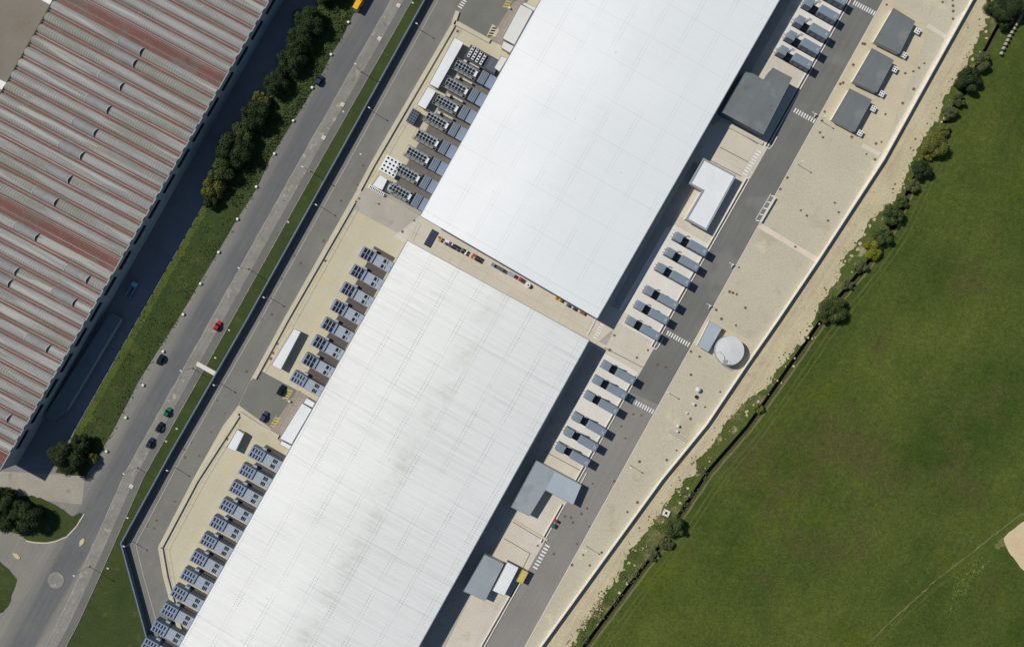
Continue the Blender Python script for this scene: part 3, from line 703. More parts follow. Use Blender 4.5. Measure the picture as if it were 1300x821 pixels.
flatbuilding('shed', 'small white roofed shed at the bottom edge next to a grey plant building', 'shed',
   [(644,712.5),(658.5,720),(640,756),(625,749)], 3.0, 'white', 'bgrey_d')
flatbuilding('tool_shed', 'small orange yellow box shed at the bottom edge by the zebra crossing', 'shed',
   [(663,722),(671,726),(663,741),(655,737)], 2.4, 'paint_yellow', 'wood')
flatbuilding('pump_house', 'pale zinc roofed pump house next to the round water tank', 'pump house',
   [(900.7,407),(917,415.8),(899,447),(884.8,439)], 2.2, 'zinc', 'wallwhite')
W = ['topmost','middle','lowest']
for i, poly in enumerate(([(1134.3,10.4),(1162,27.5),(1142,68.5),(1109.6,52.6)], [(1107,61.4),(1135,76.7),(1113,117.6),(1082.5,103.6)],
                          [(1078.7,112.5),(1107,127),(1085,167.5),(1055.7,152)])):
    flatbuilding('switch_room', W[i]+' of the three grey roofed switch rooms in the beige yard', 'switch room', poly, 2.5, 'slate', 'wallwhite',
                 group='grey roofed switch rooms in the yard') if False else tag(flatbuilding('switch_room', '', '', poly, 2.5, 'slate', 'wallwhite'),
                 W[i]+' of the three grey roofed switch rooms in the beige yard', 'switch room', 'grey roofed switch rooms in the yard')
CAN = 'white entrance canopies against the halls'
for lab, poly, z in (('large white flat canopy against the lower hall by the small car park', [(383,511),(396,519),(370,564),(355,556)], 3.2),
                  ('small white canopy against the lower hall, at the upper end of the large canopy', [(389,504.5),(400,511),(396.8,517.5),(384.6,511)], 3.6),
                  ('small white canopy against the lower hall, at the lower end of the large canopy', [(357,558.5),(370.2,565.5),(367.5,570.5),(354.5,563.5)], 2.9),
                  ('large off white canopy against the upper hall at the top edge of the photo', [(660.6,5.5),(677,13.5),(653,57.5),(637.4,48.8)], 3.2),
                  ('small off white canopy at the upper end of the large canopy of the upper hall', [(666,3),(681,10),(678,14.5),(661.5,5)], 3.6),
                  ('small off white canopy against the upper hall, at the lower end of the large canopy', [(639,52),(652.7,59),(647.5,67.5),(635.6,60.6)], 2.9),
                  ('off white flat roofed kiosk beside the upper hall, just below its small canopy', [(636,71),(644.5,74),(634,91.5),(627.2,86)], 2.9)):
    tag(flatbuilding('entrance_canopy', lab, 'canopy', poly, z, 'white' if 'lower hall' in lab else 'cream', 'wallbeige'), lab, 'canopy', CAN)
for lab, poly, z in (('long off white container roof at the upper end of the chiller yard', [(576.5,47.5),(589,54),(556,112.6),(544.4,106.7)], 2.6),
                  ('shorter off white container roof below the long one in the chiller yard', [(543,109.7),(553.9,115.5),(540,139),(529,133)], 2.6),
                  ('off white square cabin at the lower corner of the chiller yard', [(482,221.5),(492,228),(485.2,242),(472,235)], 2.4),
                  ('long white site cabin in the cream yard beside the small car park', [(372.8,416.7),(381.9,421),(356.2,469.7),(344.6,462.8)], 2.5),
                  ('short white site cabin in the lower cream yard', [(301,544.4),(309.9,550.2),(298.9,573),(287.8,567.8)], 2.5)):
    flatbuilding('site_cabin', lab, 'cabin', poly, z, 'white', 'wallbeige')

# ------------------------------------------------------------------ the old factory with barrel vaults
FZ = 10.25
def gut(k):   # left and right end of gutter line k, in photo pixels at roof height
    l = (63-8.37*k, 12.7+14.65*k); r = (272-8.39*k, 123.9+14.62*k)
    return l, r
fcx, fcy, _ = P(150,300,FZ)
fac = thing('factory', 'old factory with grey barrel vaulted roof and rusty red channels', 'factory', (fcx,fcy,0))
K0, K1 = -16, 30
def FP(p, z): q = P(p[0],p[1],FZ); return (q[0]-fcx, q[1]-fcy, z)
l0, r0 = gut(K0); l1, r1 = gut(K1+2.4)
mb = MB()
ins = [lerp(l0,r0,.004), lerp(l0,r0,.996), lerp(l1,r1,.996), lerp(l1,r1,.004)]
mb.prism([FP(p,0)[:2] for p in ins], 0, FZ-0.25, 0); mb.build('wall', 'factorywall', fac)
mb = MB(); mb.prism([FP(p,0)[:2] for p in (l0,r0,r1,l1)], FZ-0.25, FZ, 0); mb.build('roof_channel', 'redgutter', fac)
mb = MB(); g_ = [lerp(l0,r0,-.0045), lerp(l0,r0,.0045), lerp(l1,r1,.0045), lerp(l1,r1,-.0045)]
mb.prism([FP(p,0)[:2] for p in g_], FZ-0.5, FZ+0.05, 0); mb.build('gutter', 'black', fac)
mb = MB(); g_ = [lerp(l0,r0,.998), lerp(l0,r0,1.003), lerp(l1,r1,1.003), lerp(l1,r1,.998)]
mb.prism([FP(p,0)[:2] for p in g_], FZ-0.4, FZ+0.5, 0); mb.build('parapet', 'factorywall', fac)  # added edge beam, shaped to give the roof a straight cast shadow
def barrel(k, s0, s1, t0, t1, rise, zb, nm, mats, ncap=True, lip=0.0):
    mb = MB(); n = 10; (la, ra), (lb, rb) = gut(k), gut(k+1)
    ends = [] 
    for t in (t0, t1):
        a, b = lerp(la,ra,t), lerp(lb,rb,t); row = []
        for i in range(n+1):
            f = i/n; s = s0+(s1-s0)*f; p = lerp(a,b,s)
            row.append(FP(p, zb + rise*math.sin(math.pi*f)**0.75))
        ends.append(row)
    vs = ends[0]+ends[1]; fs = [(i,n+1+i,n+2+i,i+1) for i in range(n)]
    fs = [f[::-1] for f in fs]
    mb.add(vs, fs, 0)
    base = len(mb.v)
    m_ = 1 if len(mats) > 1 else 0
    mb.add(ends[0], [tuple(range(n+1))], m_)
    mb.add(ends[1], [tuple(range(n,-1,-1))], m_)
    return mb.build(nm, mats, fac)
for k in range(K0, K1+1):
    if k in (-2, 14):
        barrel(k, 0.40, 0.60, 0, 1, 0.25, FZ+0.01, 'roof_ridge', ['redgutter'])
        barrel(k, 0.12, 0.17, 0, 1, 0.16, FZ+0.01, 'roof_ridge', ['vault']); barrel(k, 0.80, 0.86, 0, 1, 0.16, FZ+0.01, 'roof_ridge', ['vault'])
        continue
    barrel(k, 0.20, 0.86, 0, 1, 0.9, FZ+0.01, 'roof_vault', ['vault','factorywall'])
    barrel(k, 0.965, 1.035, 0, 1, 0.16, FZ+0.01, 'channel_rib', ['vault'])
barrel(K1+1, 0.2, 0.24, 0, 1, 0.3, FZ+0.01, 'roof_ridge', ['redgutter'])
for (vx, vy) in ((179,69),(171,83),(153.5,114),(137,143),(120,173),(102,204),(87,233),(69,263),(46,305),(110,360),(20.5,348),(11.5,364),(93,389),(59,449),(9,538)):
    best = min(((abs((lambda l,r:(vx-l[0])*(r[1]-l[1])-(vy-l[1])*(r[0]-l[0]))(*(lambda a,b:(lerp(a[0],b[0],.53),lerp(a[1],b[1],.53)))(gut(k),gut(k+1)))),k) for k in range(K0,K1+1)))
    k = best[1]; l, r = gut(k); L = 236.6; c = lerp(gut(k)[0],gut(k+1)[0],.53)
    t1 = ((vx-c[0])*0.883+(vy-c[1])*0.469)/L; t0 = t1-31/L
    o = barrel(k, 0.17, 0.89, t0, t1, 1.45, FZ+0.02, 'roof_vent', ['vent','black'])  # end caps coloured black for the dark shadow at the hood ends
    for ta in (t0, t1):
        barrel(k, 0.165, 0.895, ta-0.0035, ta+0.0005, 1.52, FZ+0.03, 'vent_rim', ['ventrim','black'])
# windows in the road-side wall
for i in range(-7, 17):
    a = (201-18.5*i+14, 245+32.8*i-24.8); mb = MB()
    k = (a[1]-123.9)/14.62
    ra, rb = gut(k)[1], gut(k+1.62)[1]
    if k+1.62 > K1+2: continue
    for nm, w0, z0, z1, mt in (('window', 0.10, 6.3, 7.7, 'darkglass'), ('window_ledge', 0.35, 6.0, 6.28, 'factorywall')):
        mb = MB(); A, B = FP(ra,0), FP(rb,0)
        d = Vector((B[0]-A[0],B[1]-A[1])).normalized(); nn = Vector((-d.y,d.x))
        if nn.x < 0: nn = -nn
        b0 = -0.9
        mb.prism([(A[0]+nn.x*b0,A[1]+nn.y*b0),(B[0]+nn.x*b0,B[1]+nn.y*b0),(B[0]+nn.x*(w0-0.15),B[1]+nn.y*(w0-0.15)),(A[0]+nn.x*(w0-0.15),A[1]+nn.y*(w0-0.15))], z0, z1)
        mb.build(nm, mt, fac)
flatbuilding('annex', 'low grey blue annex in the shade along the factory wall', 'annex', [(140,398),(153,405),(84,521),(66,534),(56,529)], 2.8, 'annex', 'factorywall')

# ------------------------------------------------------------------ walls and fences
def linear(name, label, cat, poly, w, h, mat, capmat=None, postgap=None, postmat=None):
    c = P(*poly[len(poly)//2]); t = thing(name, label, cat, (c[0],c[1],0))
    mb = MB(); curb_line(mb, poly, w, 0, h); mb.build('panel', mat, t, (c[0],c[1],0))
    if capmat:
        mb = MB(); curb_line(mb, poly, w+0.10, h+0.003, h+0.09); mb.build('coping', capmat, t, (c[0],c[1],0))
    if postgap:
        mesh = None; tot = 0; acc = 0
        for a, b in zip(poly, poly[1:]):
            A, B = Vector(P(*a)), Vector(P(*b)); L = (B-A).length; d = acc
            while d < L:
                if tot < 98:
                    q = A.lerp(B, d/L)
                    if mesh is None:
                        mb = MB(); mb.cbox(-.11,.11,-.11-w/2,.11+w/2,0,h+0.12,0.03); o = mb.build('post', postmat, t); mesh = o
                    else: o = mesh.copy(); COL.objects.link(o); o.parent = t
                    o.location = (q.x-c[0], q.y-c[1], 0); o.rotation_euler = (0,0,math.atan2(B.y-A.y, B.x-A.x)); tot += 1
                d += postgap
            acc = d-L
    return t
linear('perimeter_wall', 'white precast perimeter wall between the beige yard and the sandy track', 'wall', [(x-3.4,y-1.9) for x,y in WALL], 0.28, 1.75, 'wallwhite', 'wallwhite', 4.6, 'wallwhite')
linear('boundary_fence', 'blue grey panel fence between the grass verge and the inner site road', 'fence', FENCE, 0.45, 2.15, 'fence', 'fence', 4.8, 'fence')
mb = MB()
def low_wall(label, poly):
    linear('low_wall', label, 'low wall', poly, 1.75, 0.55, 'kerbcon')
low_wall('low cream wall beside the inner road along the chiller yard', [(581,15),(575,33),(473,209),(456,241)])
low_wall('low cream wall beside the inner road between the driveway and the small car park', [(449,256),(363,406),(323,480)])
low_wall('low cream wall bending around the corner of the lower cream yard', [(354,554),(330,541),(304,524),(249,609),(204,694),(210.5,731),(235,821)])
low_wall('low cream wall closing the chiller yard at the upper car park', [(577,29),(622,53)])
# dark rails next to the low walls
def rail(label, poly):
    c = P(*poly[0]); t = thing('guard_rail', label, 'guard rail', (c[0],c[1],0))
    mb = MB(); pts = [P(x,y) for x,y in poly]
    for z in (1.0,): mb.tube([(p[0],p[1],z) for p in pts], 0.04, 5)
    for a, b in zip(pts, pts[1:]):
        n_ = max(1,int(math.hypot(b[0]-a[0],b[1]-a[1])/5))
        for i in range(n_+1): q = lerp(a,b,i/n_); mb.tube([(q[0],q[1],0),(q[0],q[1],1.02)], 0.035, 5)
    mb.build('rail', 'frame', t, (c[0],c[1],0))
rail('thin grey guard rail inside the chiller yard wall', [(583,36),(480,214),(466,238)])
rail('thin grey guard rail inside the upper cream yard wall', [(453,262),(370,412),(333,472)])
rail('thin grey guard rail inside the lower cream yard wall', [(302,537),(257,611),(212,696),(218,731),(243,821)])
rail('grey guard rail across the passage entrance between the two halls', [(531.5,283),(522.5,303)])

# footbridge slab over the verge
c = P(262,467.5); t = thing('footbridge', 'white concrete footbridge slab across the grass verge', 'footbridge', (c[0],c[1],0), ANG)
mb = MB(); mb.cbox(-4.4,4.8,-0.95,0.95,0.0,0.5,0.05); mb.build('slab', 'wallwhite', t)

# ------------------------------------------------------------------ generator sets
def make_generator(label, group):
    t = thing('generator_set', label, 'generator', (0,0,0), ANG, group)
    MBx = MB(); MBx.box(-0.1,14.9,-1.85,1.85,0.02,0.45); MBx.build('base_frame', 'frame', t)
    mb = MB(); mb.cbox(0,3.35,-1.72,1.72,0.45,4.1,0.06); o = mb.build('radiator_housing', 'bgrey', t)
    mb = MB()
    for i in range(7): mb.box(3.355,3.40,-1.4,1.4,0.9+i*0.42,1.1+i*0.42)
    mb.build('louvre', 'frame', o)
    mb = MB(); mb.box(0.35,3.0,-1.4,1.4,4.103,4.13); mb.build('top_panel', 'bgrey', o)
    mb = MB(); mb.cbox(6.55,14.75,-1.70,1.70,0.45,4.1,0.06); o = mb.build('container', 'bgrey', t)
    for x in (7.4,10.1,12.6):
        mb = MB(); mb.box(x,x+0.9,-1.735,-1.705,0.6,2.7); mb.build('door', 'bgrey_d', o)
    mb = MB(); mb.cbox(13.2,14.3,-0.6,0.6,4.103,4.22,0.04); mb.build('hatch', 'lgrey', o)
    mb = MB(); mb.box(3.5,6.5,-1.2,1.2,0.45,1.3); mb.build('pipe_duct', 'frame', t)
    mb = MB()
    for dx in (0,0.55):
        mb.tube([(4.0+dx,1.5,1.2),(4.0+dx,1.9,3.2),(4.0+dx,2.0,3.9),(4.3+dx,2.2,4.4),(4.9+dx,2.3,4.3),(5.0+dx,2.0,3.4)], 0.2, 8)
    mb.build('exhaust_pipe', 'galv', t)
    mb = MB(); mb.tube([(-0.9,0.7,0.02),(-0.9,0.7,1.6),(-0.4,0.7,1.9),(0.02,0.7,1.9)],0.12,6); mb.tube([(-0.9,-0.7,0.02),(-0.9,-0.7,1.6),(-0.4,-0.7,1.9),(0.02,-0.7,1.9)],0.12,6)
    mb.build('coolant_pipe', 'galv', t)
    return t
GENS = []
def genrow(pts, text):
    for i, (x, y) in enumerate(pts):
        base = (x-2.6, y+4.6); q = P(base[0], base[1], 4.1)
        lab = ORD[i]+' blue grey generator from the top '+text
        if not GENS: g = make_generator(lab, 'generator sets beside the halls'); GENS.append(g); g.location = (q[0],q[1],0.04)
        else: dup(GENS[0], (q[0],q[1],0.04), None, lab)
genrow([(1037.5,-24),(1026.5,-4),(1015,18.8),(1004,38),(993.3,57)], 'in the row above the grey green plant building')
genrow([(860.4,294),(849.7,313.6),(838,333),(822.8,362),(811,381),(800.2,401)], 'beside the upper hall edge')
genrow([(768.4,457.5),(757.6,476.5),(747,496.3),(731.5,523.5),(721,542.5),(710.5,562)], 'beside the lower hall edge')

# ------------------------------------------------------------------ air handling units along the lower hall
def make_ahu(kind, label):
    t = thing('air_handling_unit', label, 'air handler', (0,0,0), ANG, 'air handling units along the lower hall')
    h = 3.4
    mb = MB(); mb.cbox(0,6.3,-2.35,2.35,0.3,h,0.06); hood = mb.build('intake_hood', 'mgrey', t)
    mb = MB(); mb.box(-0.1,14.4,-2.2,2.2,0,0.3); mb.build('base_frame', 'frame', t)
    mb = MB(); mb.cbox(6.75,14.4,-2.35,2.35,0.3,h-0.15,0.06); body = mb.build('casing', 'lgrey', t)
    mb = MB(); mb.box(6.3,6.75,-2.2,2.2,0.3,h-0.7); mb.build('flexible_joint', 'frame', t)
    if kind == 'A':
        slots = [(1.0,2.2),(2.75,3.55),(4.35,5.2)]; ys = [(-2.15,-0.12),(0.12,2.15)]
        bs = [(10.2,11.3),(11.9,12.2)]; by = [(-1.95,-0.45),(0.45,1.95)]
    else:
        slots = [(0.7,1.35),(2.05,2.65),(3.35,3.95),(4.65,5.2)]; ys = [(-1.95,-0.3),(0.3,1.95)]
        bs = [(10.3,10.85),(11.0,11.5),(11.7,12.2)]; by = [(-1.9,-0.4),(0.4,1.9)]
    for (a,b) in slots:
        for (c,d) in ys:
            mb = MB(); mb.box(a,b,c,d,h+0.004,h+0.05); mb.build('intake_slot', 'black', hood)
    if kind == 'A':
        mb = MB(); mb.cbox(2.35,2.65,-2.3,2.3,h+0.01,h+0.3,0.04); mb.cbox(3.75,4.1,-2.3,2.3,h+0.01,h+0.3,0.04); mb.build('hood_rib', 'mgrey', hood)
    for (a,b) in bs:
        for (c,d) in by:
            mb = MB(); mb.box(a,b,c,d,h-0.148,h-0.10); mb.build('fan_slot', 'black', body)
    mb = MB(); mb.cbox(12.7,14.2,-0.25,0.25,h-0.147,h-0.02,0.03); mb.build('roof_rib', 'lgrey', body)
    mb = MB(); mb.box(3.6,5.4,2.42,3.3,0.0,1.5); mb.build('control_cabinet', 'lgrey', t)
    return t
UA = [(461.5-12.15*i, 312.5+22.45*i) for i in range(7)]
UB = [(374.0,470.0)] + [(321-12.35*i, 565.6+22.1*i) for i in range(12)]
proto = {}
def ahu(kind, x, y, lab):
    c = (x-3.4, y+6.1); q = P(c[0], c[1], 3.4)
    if kind not in proto: proto[kind] = make_ahu(kind, lab); proto[kind].location = (q[0],q[1],0.05)
    else: dup(proto[kind], (q[0],q[1],0.05), None, lab)
for i, (x,y) in enumerate(UA): ahu('A', x, y, ORD[i]+' three slot air handler from the top beside the lower hall')
for i, (x,y) in enumerate(UB):
    ahu('B', x, y, 'air handler with eight short intake slots above the small car park' if i == 0 else ORD[i-1]+' air handler of the lower group with eight short intake slots')
for i in range(6):
    x, y = UA[i]; mbp = rowpoly(x, y, 14, 42, -26.5, -14); sheet('grating_pit', mbp, 4, 'grating')
sheet('grating_pit', rowpoly(UA[6][0],UA[6][1],14,42,-25,-14), 4, 'grating')
sheet('grating_pit', rowpoly(UA[0][0],UA[0][1],12,42,1,7), 4, 'grating')
MAT['pit'] = M('dark gravel bed', (84,82,80), (66,66,66), 0.6, 0.8, 1.6, 0.15, 0.9)
for i in range(1,13):
    x, y = UB[i]; sheet('grating_pit', rowpoly(x, y, 14, 44, 0.5, 10), 4, 'pit')

# ------------------------------------------------------------------ chillers along the upper hall
def fan_mesh():
    mb = MB(); mb.cyl(0,0,0.62,0,0.16,12,0.56); mb.cyl(0,0,0.16,0.16,0.24,8); return mb
def make_chiller(label):
    t = thing('chiller', label, 'chiller', (0,0,0), ANG, 'chillers along the upper hall')
    mb = MB()
    for y in (-2.9,-2.0,1.95):
        mb.box(-5.6,5.4,y,y+0.14,2.0,2.14)
    for x in (-5.6,-3.4,-1.2,1.0,3.2,5.26):
        mb.box(x,x+0.14,-2.9,2.1,1.99,2.13)
        for y in (-2.9,1.95): mb.box(x,x+0.14,y,y+0.14,0,1.98)
    mb.build('lattice_frame', 'lattice', t)
    mb = MB(); mb.cbox(-5.3,4.0,-2.6,-1.5,0.1,1.25,0.05); mb.build('pump_skid', 'lattice', t)
    mb = MB(); mb.cbox(-4.8,4.4,1.35,1.9,0.1,1.3,0.05); mb.build('pipe_header', 'lgrey', t)
    mb = MB(); mb.cbox(-4.75,4.2,-1.35,1.25,0.1,2.4,0.05); cas = mb.build('coil_casing', 'lgrey', t)
    mb = MB(); mb.cbox(4.22,5.2,-1.3,1.2,0.1,2.35,0.05); mb.build('control_panel', 'white', t)
    f0 = None
    for i in range(6):
        for j in (0,1):
            if f0 is None: f0 = fan_mesh().build('fan', 'black', cas); o = f0
            else: o = f0.copy(); COL.objects.link(o); o.parent = cas
            o.location = (-4.0+i*1.45, -0.72+j*1.32, 2.404)
    mb = MB(); mb.box(5.7,13.4,-2.75,2.75,0,0.25); mb.build('base_frame', 'frame', t)
    mb = MB(); mb.box(5.75,6.6,-2.7,2.7,0.25,2.4); mb.build('intake_slot', 'black', t)
    mb = MB(); mb.cbox(6.65,9.75,-2.75,2.75,0.25,3.0,0.05); a = mb.build('air_casing', 'bgrey', t)
    mb = MB()
    for x in (7.3,8.15,9.0): mb.box(x,x+0.22,-2.6,2.6,3.004,3.07)
    mb.build('slat', 'bgrey_d', a)
    mb = MB(); mb.box(9.8,10.2,-2.7,2.7,0.25,2.3); mb.build('flexible_joint', 'frame', t)
    mb = MB(); mb.cbox(10.25,13.6,-2.75,2.75,0.25,3.1,0.05); mb.build('duct_casing', 'mgrey', t)
    return t
CH = [(592.6,87.5),(580.4,110),(568,132),(555.6,153.5),(543,176),(531,197.5),(519,220.5),(508.5,243.5)]
c0 = None
for i, (x,y) in enumerate(CH):
    q = P(x-1.0,y-0.6,2.4); lab = ORD[i]+' fan topped chiller from the top along the upper hall'
    if c0 is None: c0 = make_chiller(lab); c0.location = (q[0],q[1],0.05)
    else: dup(c0, (q[0],q[1],0.05), None, lab)
sheet('chiller_floor', rowpoly(512,243,-14,40,-10,196), 2.5, 'drive')
MAT['chfloor'] = M('dark grated floor', (112,106,96), (92,88,82), 0.5, 0.9, 1.6, 0.2, 0.9)
sheet('chiller_floor', rowpoly(514,240,-13,38,-8,186), 3.5, 'chfloor')
# other plant in the chiller yard
def fan_unit(name, label, px, py, nx, ny, dx, dy, h, casemat, extra=None, z=0.05):
    q = P(px,py,h); t = thing(name, label, 'fan unit', (q[0],q[1],z), ANG)
    w, d = nx*dx/2+0.15, ny*dy/2+0.15
    mb = MB(); mb.cbox(-w,w,-d,d,0.35,h,0.05); c = mb.build('casing', casemat, t)
    mb = MB(); mb.box(-w+.1,w-.1,-d+.1,d-.1,0,0.35); mb.build('base_frame', 'frame', t)
    f0 = None
    for i in range(nx):
        for j in range(ny):
            if f0 is None: f0 = MB().cyl(0,0,min(dx,dy)*0.27,0,0.12,10,min(dx,dy)*0.25).build('fan', 'black', c); o = f0
            else: o = f0.copy(); COL.objects.link(o); o.parent = c
            o.location = (-nx*dx/2+dx*(i+.5), -ny*dy/2+dy*(j+.5), h+0.004)
    return t
q = P(610,73,2.6)
t = thing('fan_bank', 'four white fan strips on a dark frame at the top of the chiller yard', 'fan unit', (q[0],q[1],0.05), ANG)
mb = MB(); mb.box(-6.2,8.6,-3.5,2.9,0,1.9); mb.build('base_frame', 'frame', t)
for i in range(4):
    x = -4.6+i*1.98
    mb = MB(); mb.cbox(x-.55,x+.55,-2.9+(0.5-0.1*i),2.5-0.1*i,1.9,2.6,0.04); c = mb.build('fan_strip', 'white', t)
    for j in range(4):
        mb = MB(); mb.cyl(x,-1.9+j*1.22+0.1,0.42,2.604,2.7,10,0.38); mb.build('fan', 'black', c)
mb = MB(); mb.cbox(4.0,8.3,-2.9,2.4,1.905,2.4,0.05); mb.build('dark_cover', 'bgrey_d', t)
fan_unit('dry_cooler', 'small dark dry cooler with a fan column below the white containers', 524.5,148,3,5,1.1,1.15,2.0,'bgrey_d')
mb = MB()
fan_unit('fan_bank', 'white square fan panel at the lower corner of the chiller yard', 496,211.5,4,4,1.75,1.75,1.6,'white')
q = P(497,238.5,2.2); t = thing('buffer_tank', 'round light grey buffer tank at the lower end of the chillers', 'tank', (q[0],q[1],0.05))
mb = MB(); mb.cyl(0,0,1.85,0,1.9,24); mb.cyl(0,0,1.85,1.9,2.2,24,0.6); mb.build('shell', 'lgrey', t)
mb = MB(); mb.tube([(0.6,0,2.1),(0.6,0,2.5),(2.4,-1.0,2.5),(2.4,-1.0,0.2)],0.14,7); mb.tube([(-0.4,0.4,2.1),(-0.4,0.4,2.6),(1.2,2.0,2.6),(1.2,2.2,0.1)],0.12,7); mb.build('pipe', 'galv', t)
q = P(478,242,1.0); t = thing('louvred_bench', 'low white louvred duct along the driveway edge of the chiller yard', 'duct', (q[0],q[1],0.05), ANG)
mb = MB(); mb.cbox(-3.6,3.6,-0.7,0.7,0,1.0,0.05); b_ = mb.build('casing', 'white', t)
for i in range(9): mb = MB(); mb.box(-3.2+i*.74,-2.85+i*.74,-0.5,0.5,1.004,1.04); mb.build('slot', 'black', b_)
# pipe runs across the yard
def pipes(label, poly, n, r=0.12, gap=0.4, z=0.6):
    c = P(*poly[0]); t = thing('pipe_run', label, 'pipes', (c[0],c[1],0))
    for i in range(n):
        mb = MB(); pts = [P(x,y) for x,y in poly]
        d = Vector((pts[-1][0]-pts[0][0], pts[-1][1]-pts[0][1])).normalized(); nn = Vector((-d.y,d.x))*gap*(i-(n-1)/2)
        mb.tube([(p[0]+nn.x,p[1]+nn.y,z) for p in pts], r, 6)
        for p in pts: mb.box(p[0]+nn.x-.08,p[0]+nn.x+.08,p[1]+nn.y-.08,p[1]+nn.y+.08,0,z-0.02)
        mb.build('pipe', 'galv', t, (c[0],c[1],0))
pipes('grey pipe run along the driveway side of the last chiller', [(488,246),(536,272)], 3, 0.12, 0.6)
for (x,y) in ((590,106),(578,128),(566,150),(554,172),(595,92)): pass
CR = ['topmost','second highest','third highest','fourth highest']
for i, (x,y) in enumerate(((590.5,78),(581.5,98),(569.5,121),(557,143))):
    q = P(x,y,1.4); t = thing('pump_cabinet', CR[i]+' beige pump cabinet at the outer end of the chillers', 'cabinet', (q[0],q[1],0.06), ANG, 'beige pump cabinets')
    mb = MB(); mb.cbox(-.75,.75,-.6,.6,0,1.4,0.05); b_ = mb.build('casing', 'kerbcon', t)
    mb = MB(); mb.box(-.5,.5,-.612,-.603,.2,1.2); mb.build('door', 'lgrey', b_)
    q = P(x+12,y+5,1.4); t = thing('insulated_duct', CR[i]+' long beige insulated duct between the chillers', 'duct', (q[0],q[1],0.06), ANG, 'beige ducts between chillers')
    mb = MB(); mb.cbox(-2.3,2.3,-.4,.4,0.3,1.2,0.1); b_ = mb.build('duct', 'kerbcon', t)
    mb = MB()
    for xx in (-1.8,0,1.8): mb.box(xx-.06,xx+.06,-.43,.43,0,1.23)
    mb.build('bracket', 'galv', t)

# condensers beside the switch rooms
for i, (x,y) in enumerate(((1165,39.5),(1148,70),(1136,88),(1119.6,119),(1109,138),(1092,169))):
    t = fan_unit('condenser', ('upper' if i%2 == 0 else 'lower')+' white four fan condenser at the right side of the '+W[i//2]+' switch room', x, y, 2, 2, 1.0, 1.0, 1.2, 'white', z=0.1)
    t['group'] = 'white condensers beside the switch rooms'; t['category'] = 'condenser'

# water tank
q = P(926.5,444.8,3.5); t = thing('water_tank', 'round white water tank with a ladder next to the pump house', 'water tank', (q[0],q[1],0.07))
mb = MB(); mb.cyl(0,0,5.85,0,3.3,48); mb.build('shell', 'galv', t)
mb = MB(); mb.cyl(0,0,5.95,3.3,3.45,48); mb.cyl(0,0,5.7,3.45,3.75,48,0.4); mb.build('roof', 'tank', t)
mb = MB(); mb.tube([(6.25*math.cos(a*.1309), 6.25*math.sin(a*.1309), 3.2) for a in range(18,42)], 0.06, 5); mb.build('ring_rail', 'galv', t)
mb = MB()
for s in (0,0.55): mb.tube([(-2.6+s,-5.95-s*.3,0),(-2.6+s,-5.95-s*.3,4.4),(-2.6+s,-4.6-s*.3,4.4)],0.05,5)
for i in range(10): mb.tube([(-2.6,-5.95,0.3+i*.34),(-2.05,-6.1,0.3+i*.34)],0.03,5)
mb.box(-3.0,-1.2,-5.0,-3.8,3.75,3.85); mb.build('ladder', 'galv', t)
mb = MB()
for a in ((-3.0,-5.0),(-1.2,-5.0),(-1.2,-3.8),(-3.0,-3.8)): mb.tube([(a[0],a[1],3.8),(a[0],a[1],4.9)],0.04,5)
mb.tube([(-3.0,-3.8,4.9),(-3.0,-5.0,4.9),(-1.2,-5.0,4.9),(-1.2,-3.8,4.9)],0.04,5); mb.build('platform_rail', 'lampwhite', t)
mb = MB(); mb.tube([(-6.4,0.2,3.0),(-4.4,-0.4,3.9),(-2.6,-2.2,3.9),(-2.2,-4.0,3.9)],0.09,6); mb.build('pipe', 'galv', t)
sheet('tank_pad', [(903,404),(956,435),(944,470),(885,443)], 4, 'yard_warm')

# ventilation heads in the yard
def vent_head(px, py, r, h, label):
    q = P(px,py,h); t = thing('vent_head', label, 'vent', (q[0],q[1],0.06), 0, 'vent heads in the beige yard')
    mb = MB(); mb.cyl(0,0,r*.7,0,h*.75,14); mb.build('shaft', 'galv', t)
    mb = MB(); mb.cyl(0,0,r*1.1,h*.75,h*.85,16); mb.cyl(0,0,r*1.1,h*.85,h,16,r*.4); mb.build('cap', 'tank', t)
vent_head(886.5,494.5,0.95,1.6,'largest white vent head in the beige yard near the round tank')
vent_head(881,513,0.5,1.2,'small white vent head just below the dark round shaft in the yard')
vent_head(872,524,0.45,0.5,'low white vent cap standing alone in the middle of the yard vents')
vent_head(861,540.5,0.6,1.2,'upper white vent head above the grey twin pipe barrier')
vent_head(860,547.5,0.45,0.9,'lower white vent head above the grey twin pipe barrier')
q = P(884,503.5,0.5); t = thing('shaft_cover', 'dark round shaft cover between two white vent heads', 'cover', (q[0],q[1],0.06))
MB().cyl(0,0,0.85,0,0.5,20).build('ring', 'galv', t); MB().cyl(0,0,0.68,0.48,0.56,20).build('lid', 'black', t)
q = P(860,553,0.9); t = thing('pipe_barrier', 'grey twin pipe barrier in the beige yard below the vent heads', 'barrier', (q[0],q[1],0.06), ANG-0.0)
for y in (-.45,.45):
    mb = MB(); mb.tube([(-4.2,y,0.02),(-4.2,y,.9),(4.2,y,.9),(4.2,y,0.02)],0.1,6); mb.build('pipe', 'galv', t)
# white cycle shelter / gantry by the marked bay
q = P(975,266,1.0); t = thing('bicycle_rack', 'long low white rack next to the ladder shaped road marking', 'rack', (q[0],q[1],0.06), math.radians(59.5))
mb = MB(); mb.box(-6.0,6.0,-.45,.45,0.85,1.0); mb.build('roof', 'wallwhite', t)
for x in (-5.6,0,5.6):
    mb = MB(); mb.box(x-.06,x+.06,-.06,.06,0,.85); mb.build('leg', 'galv', t)
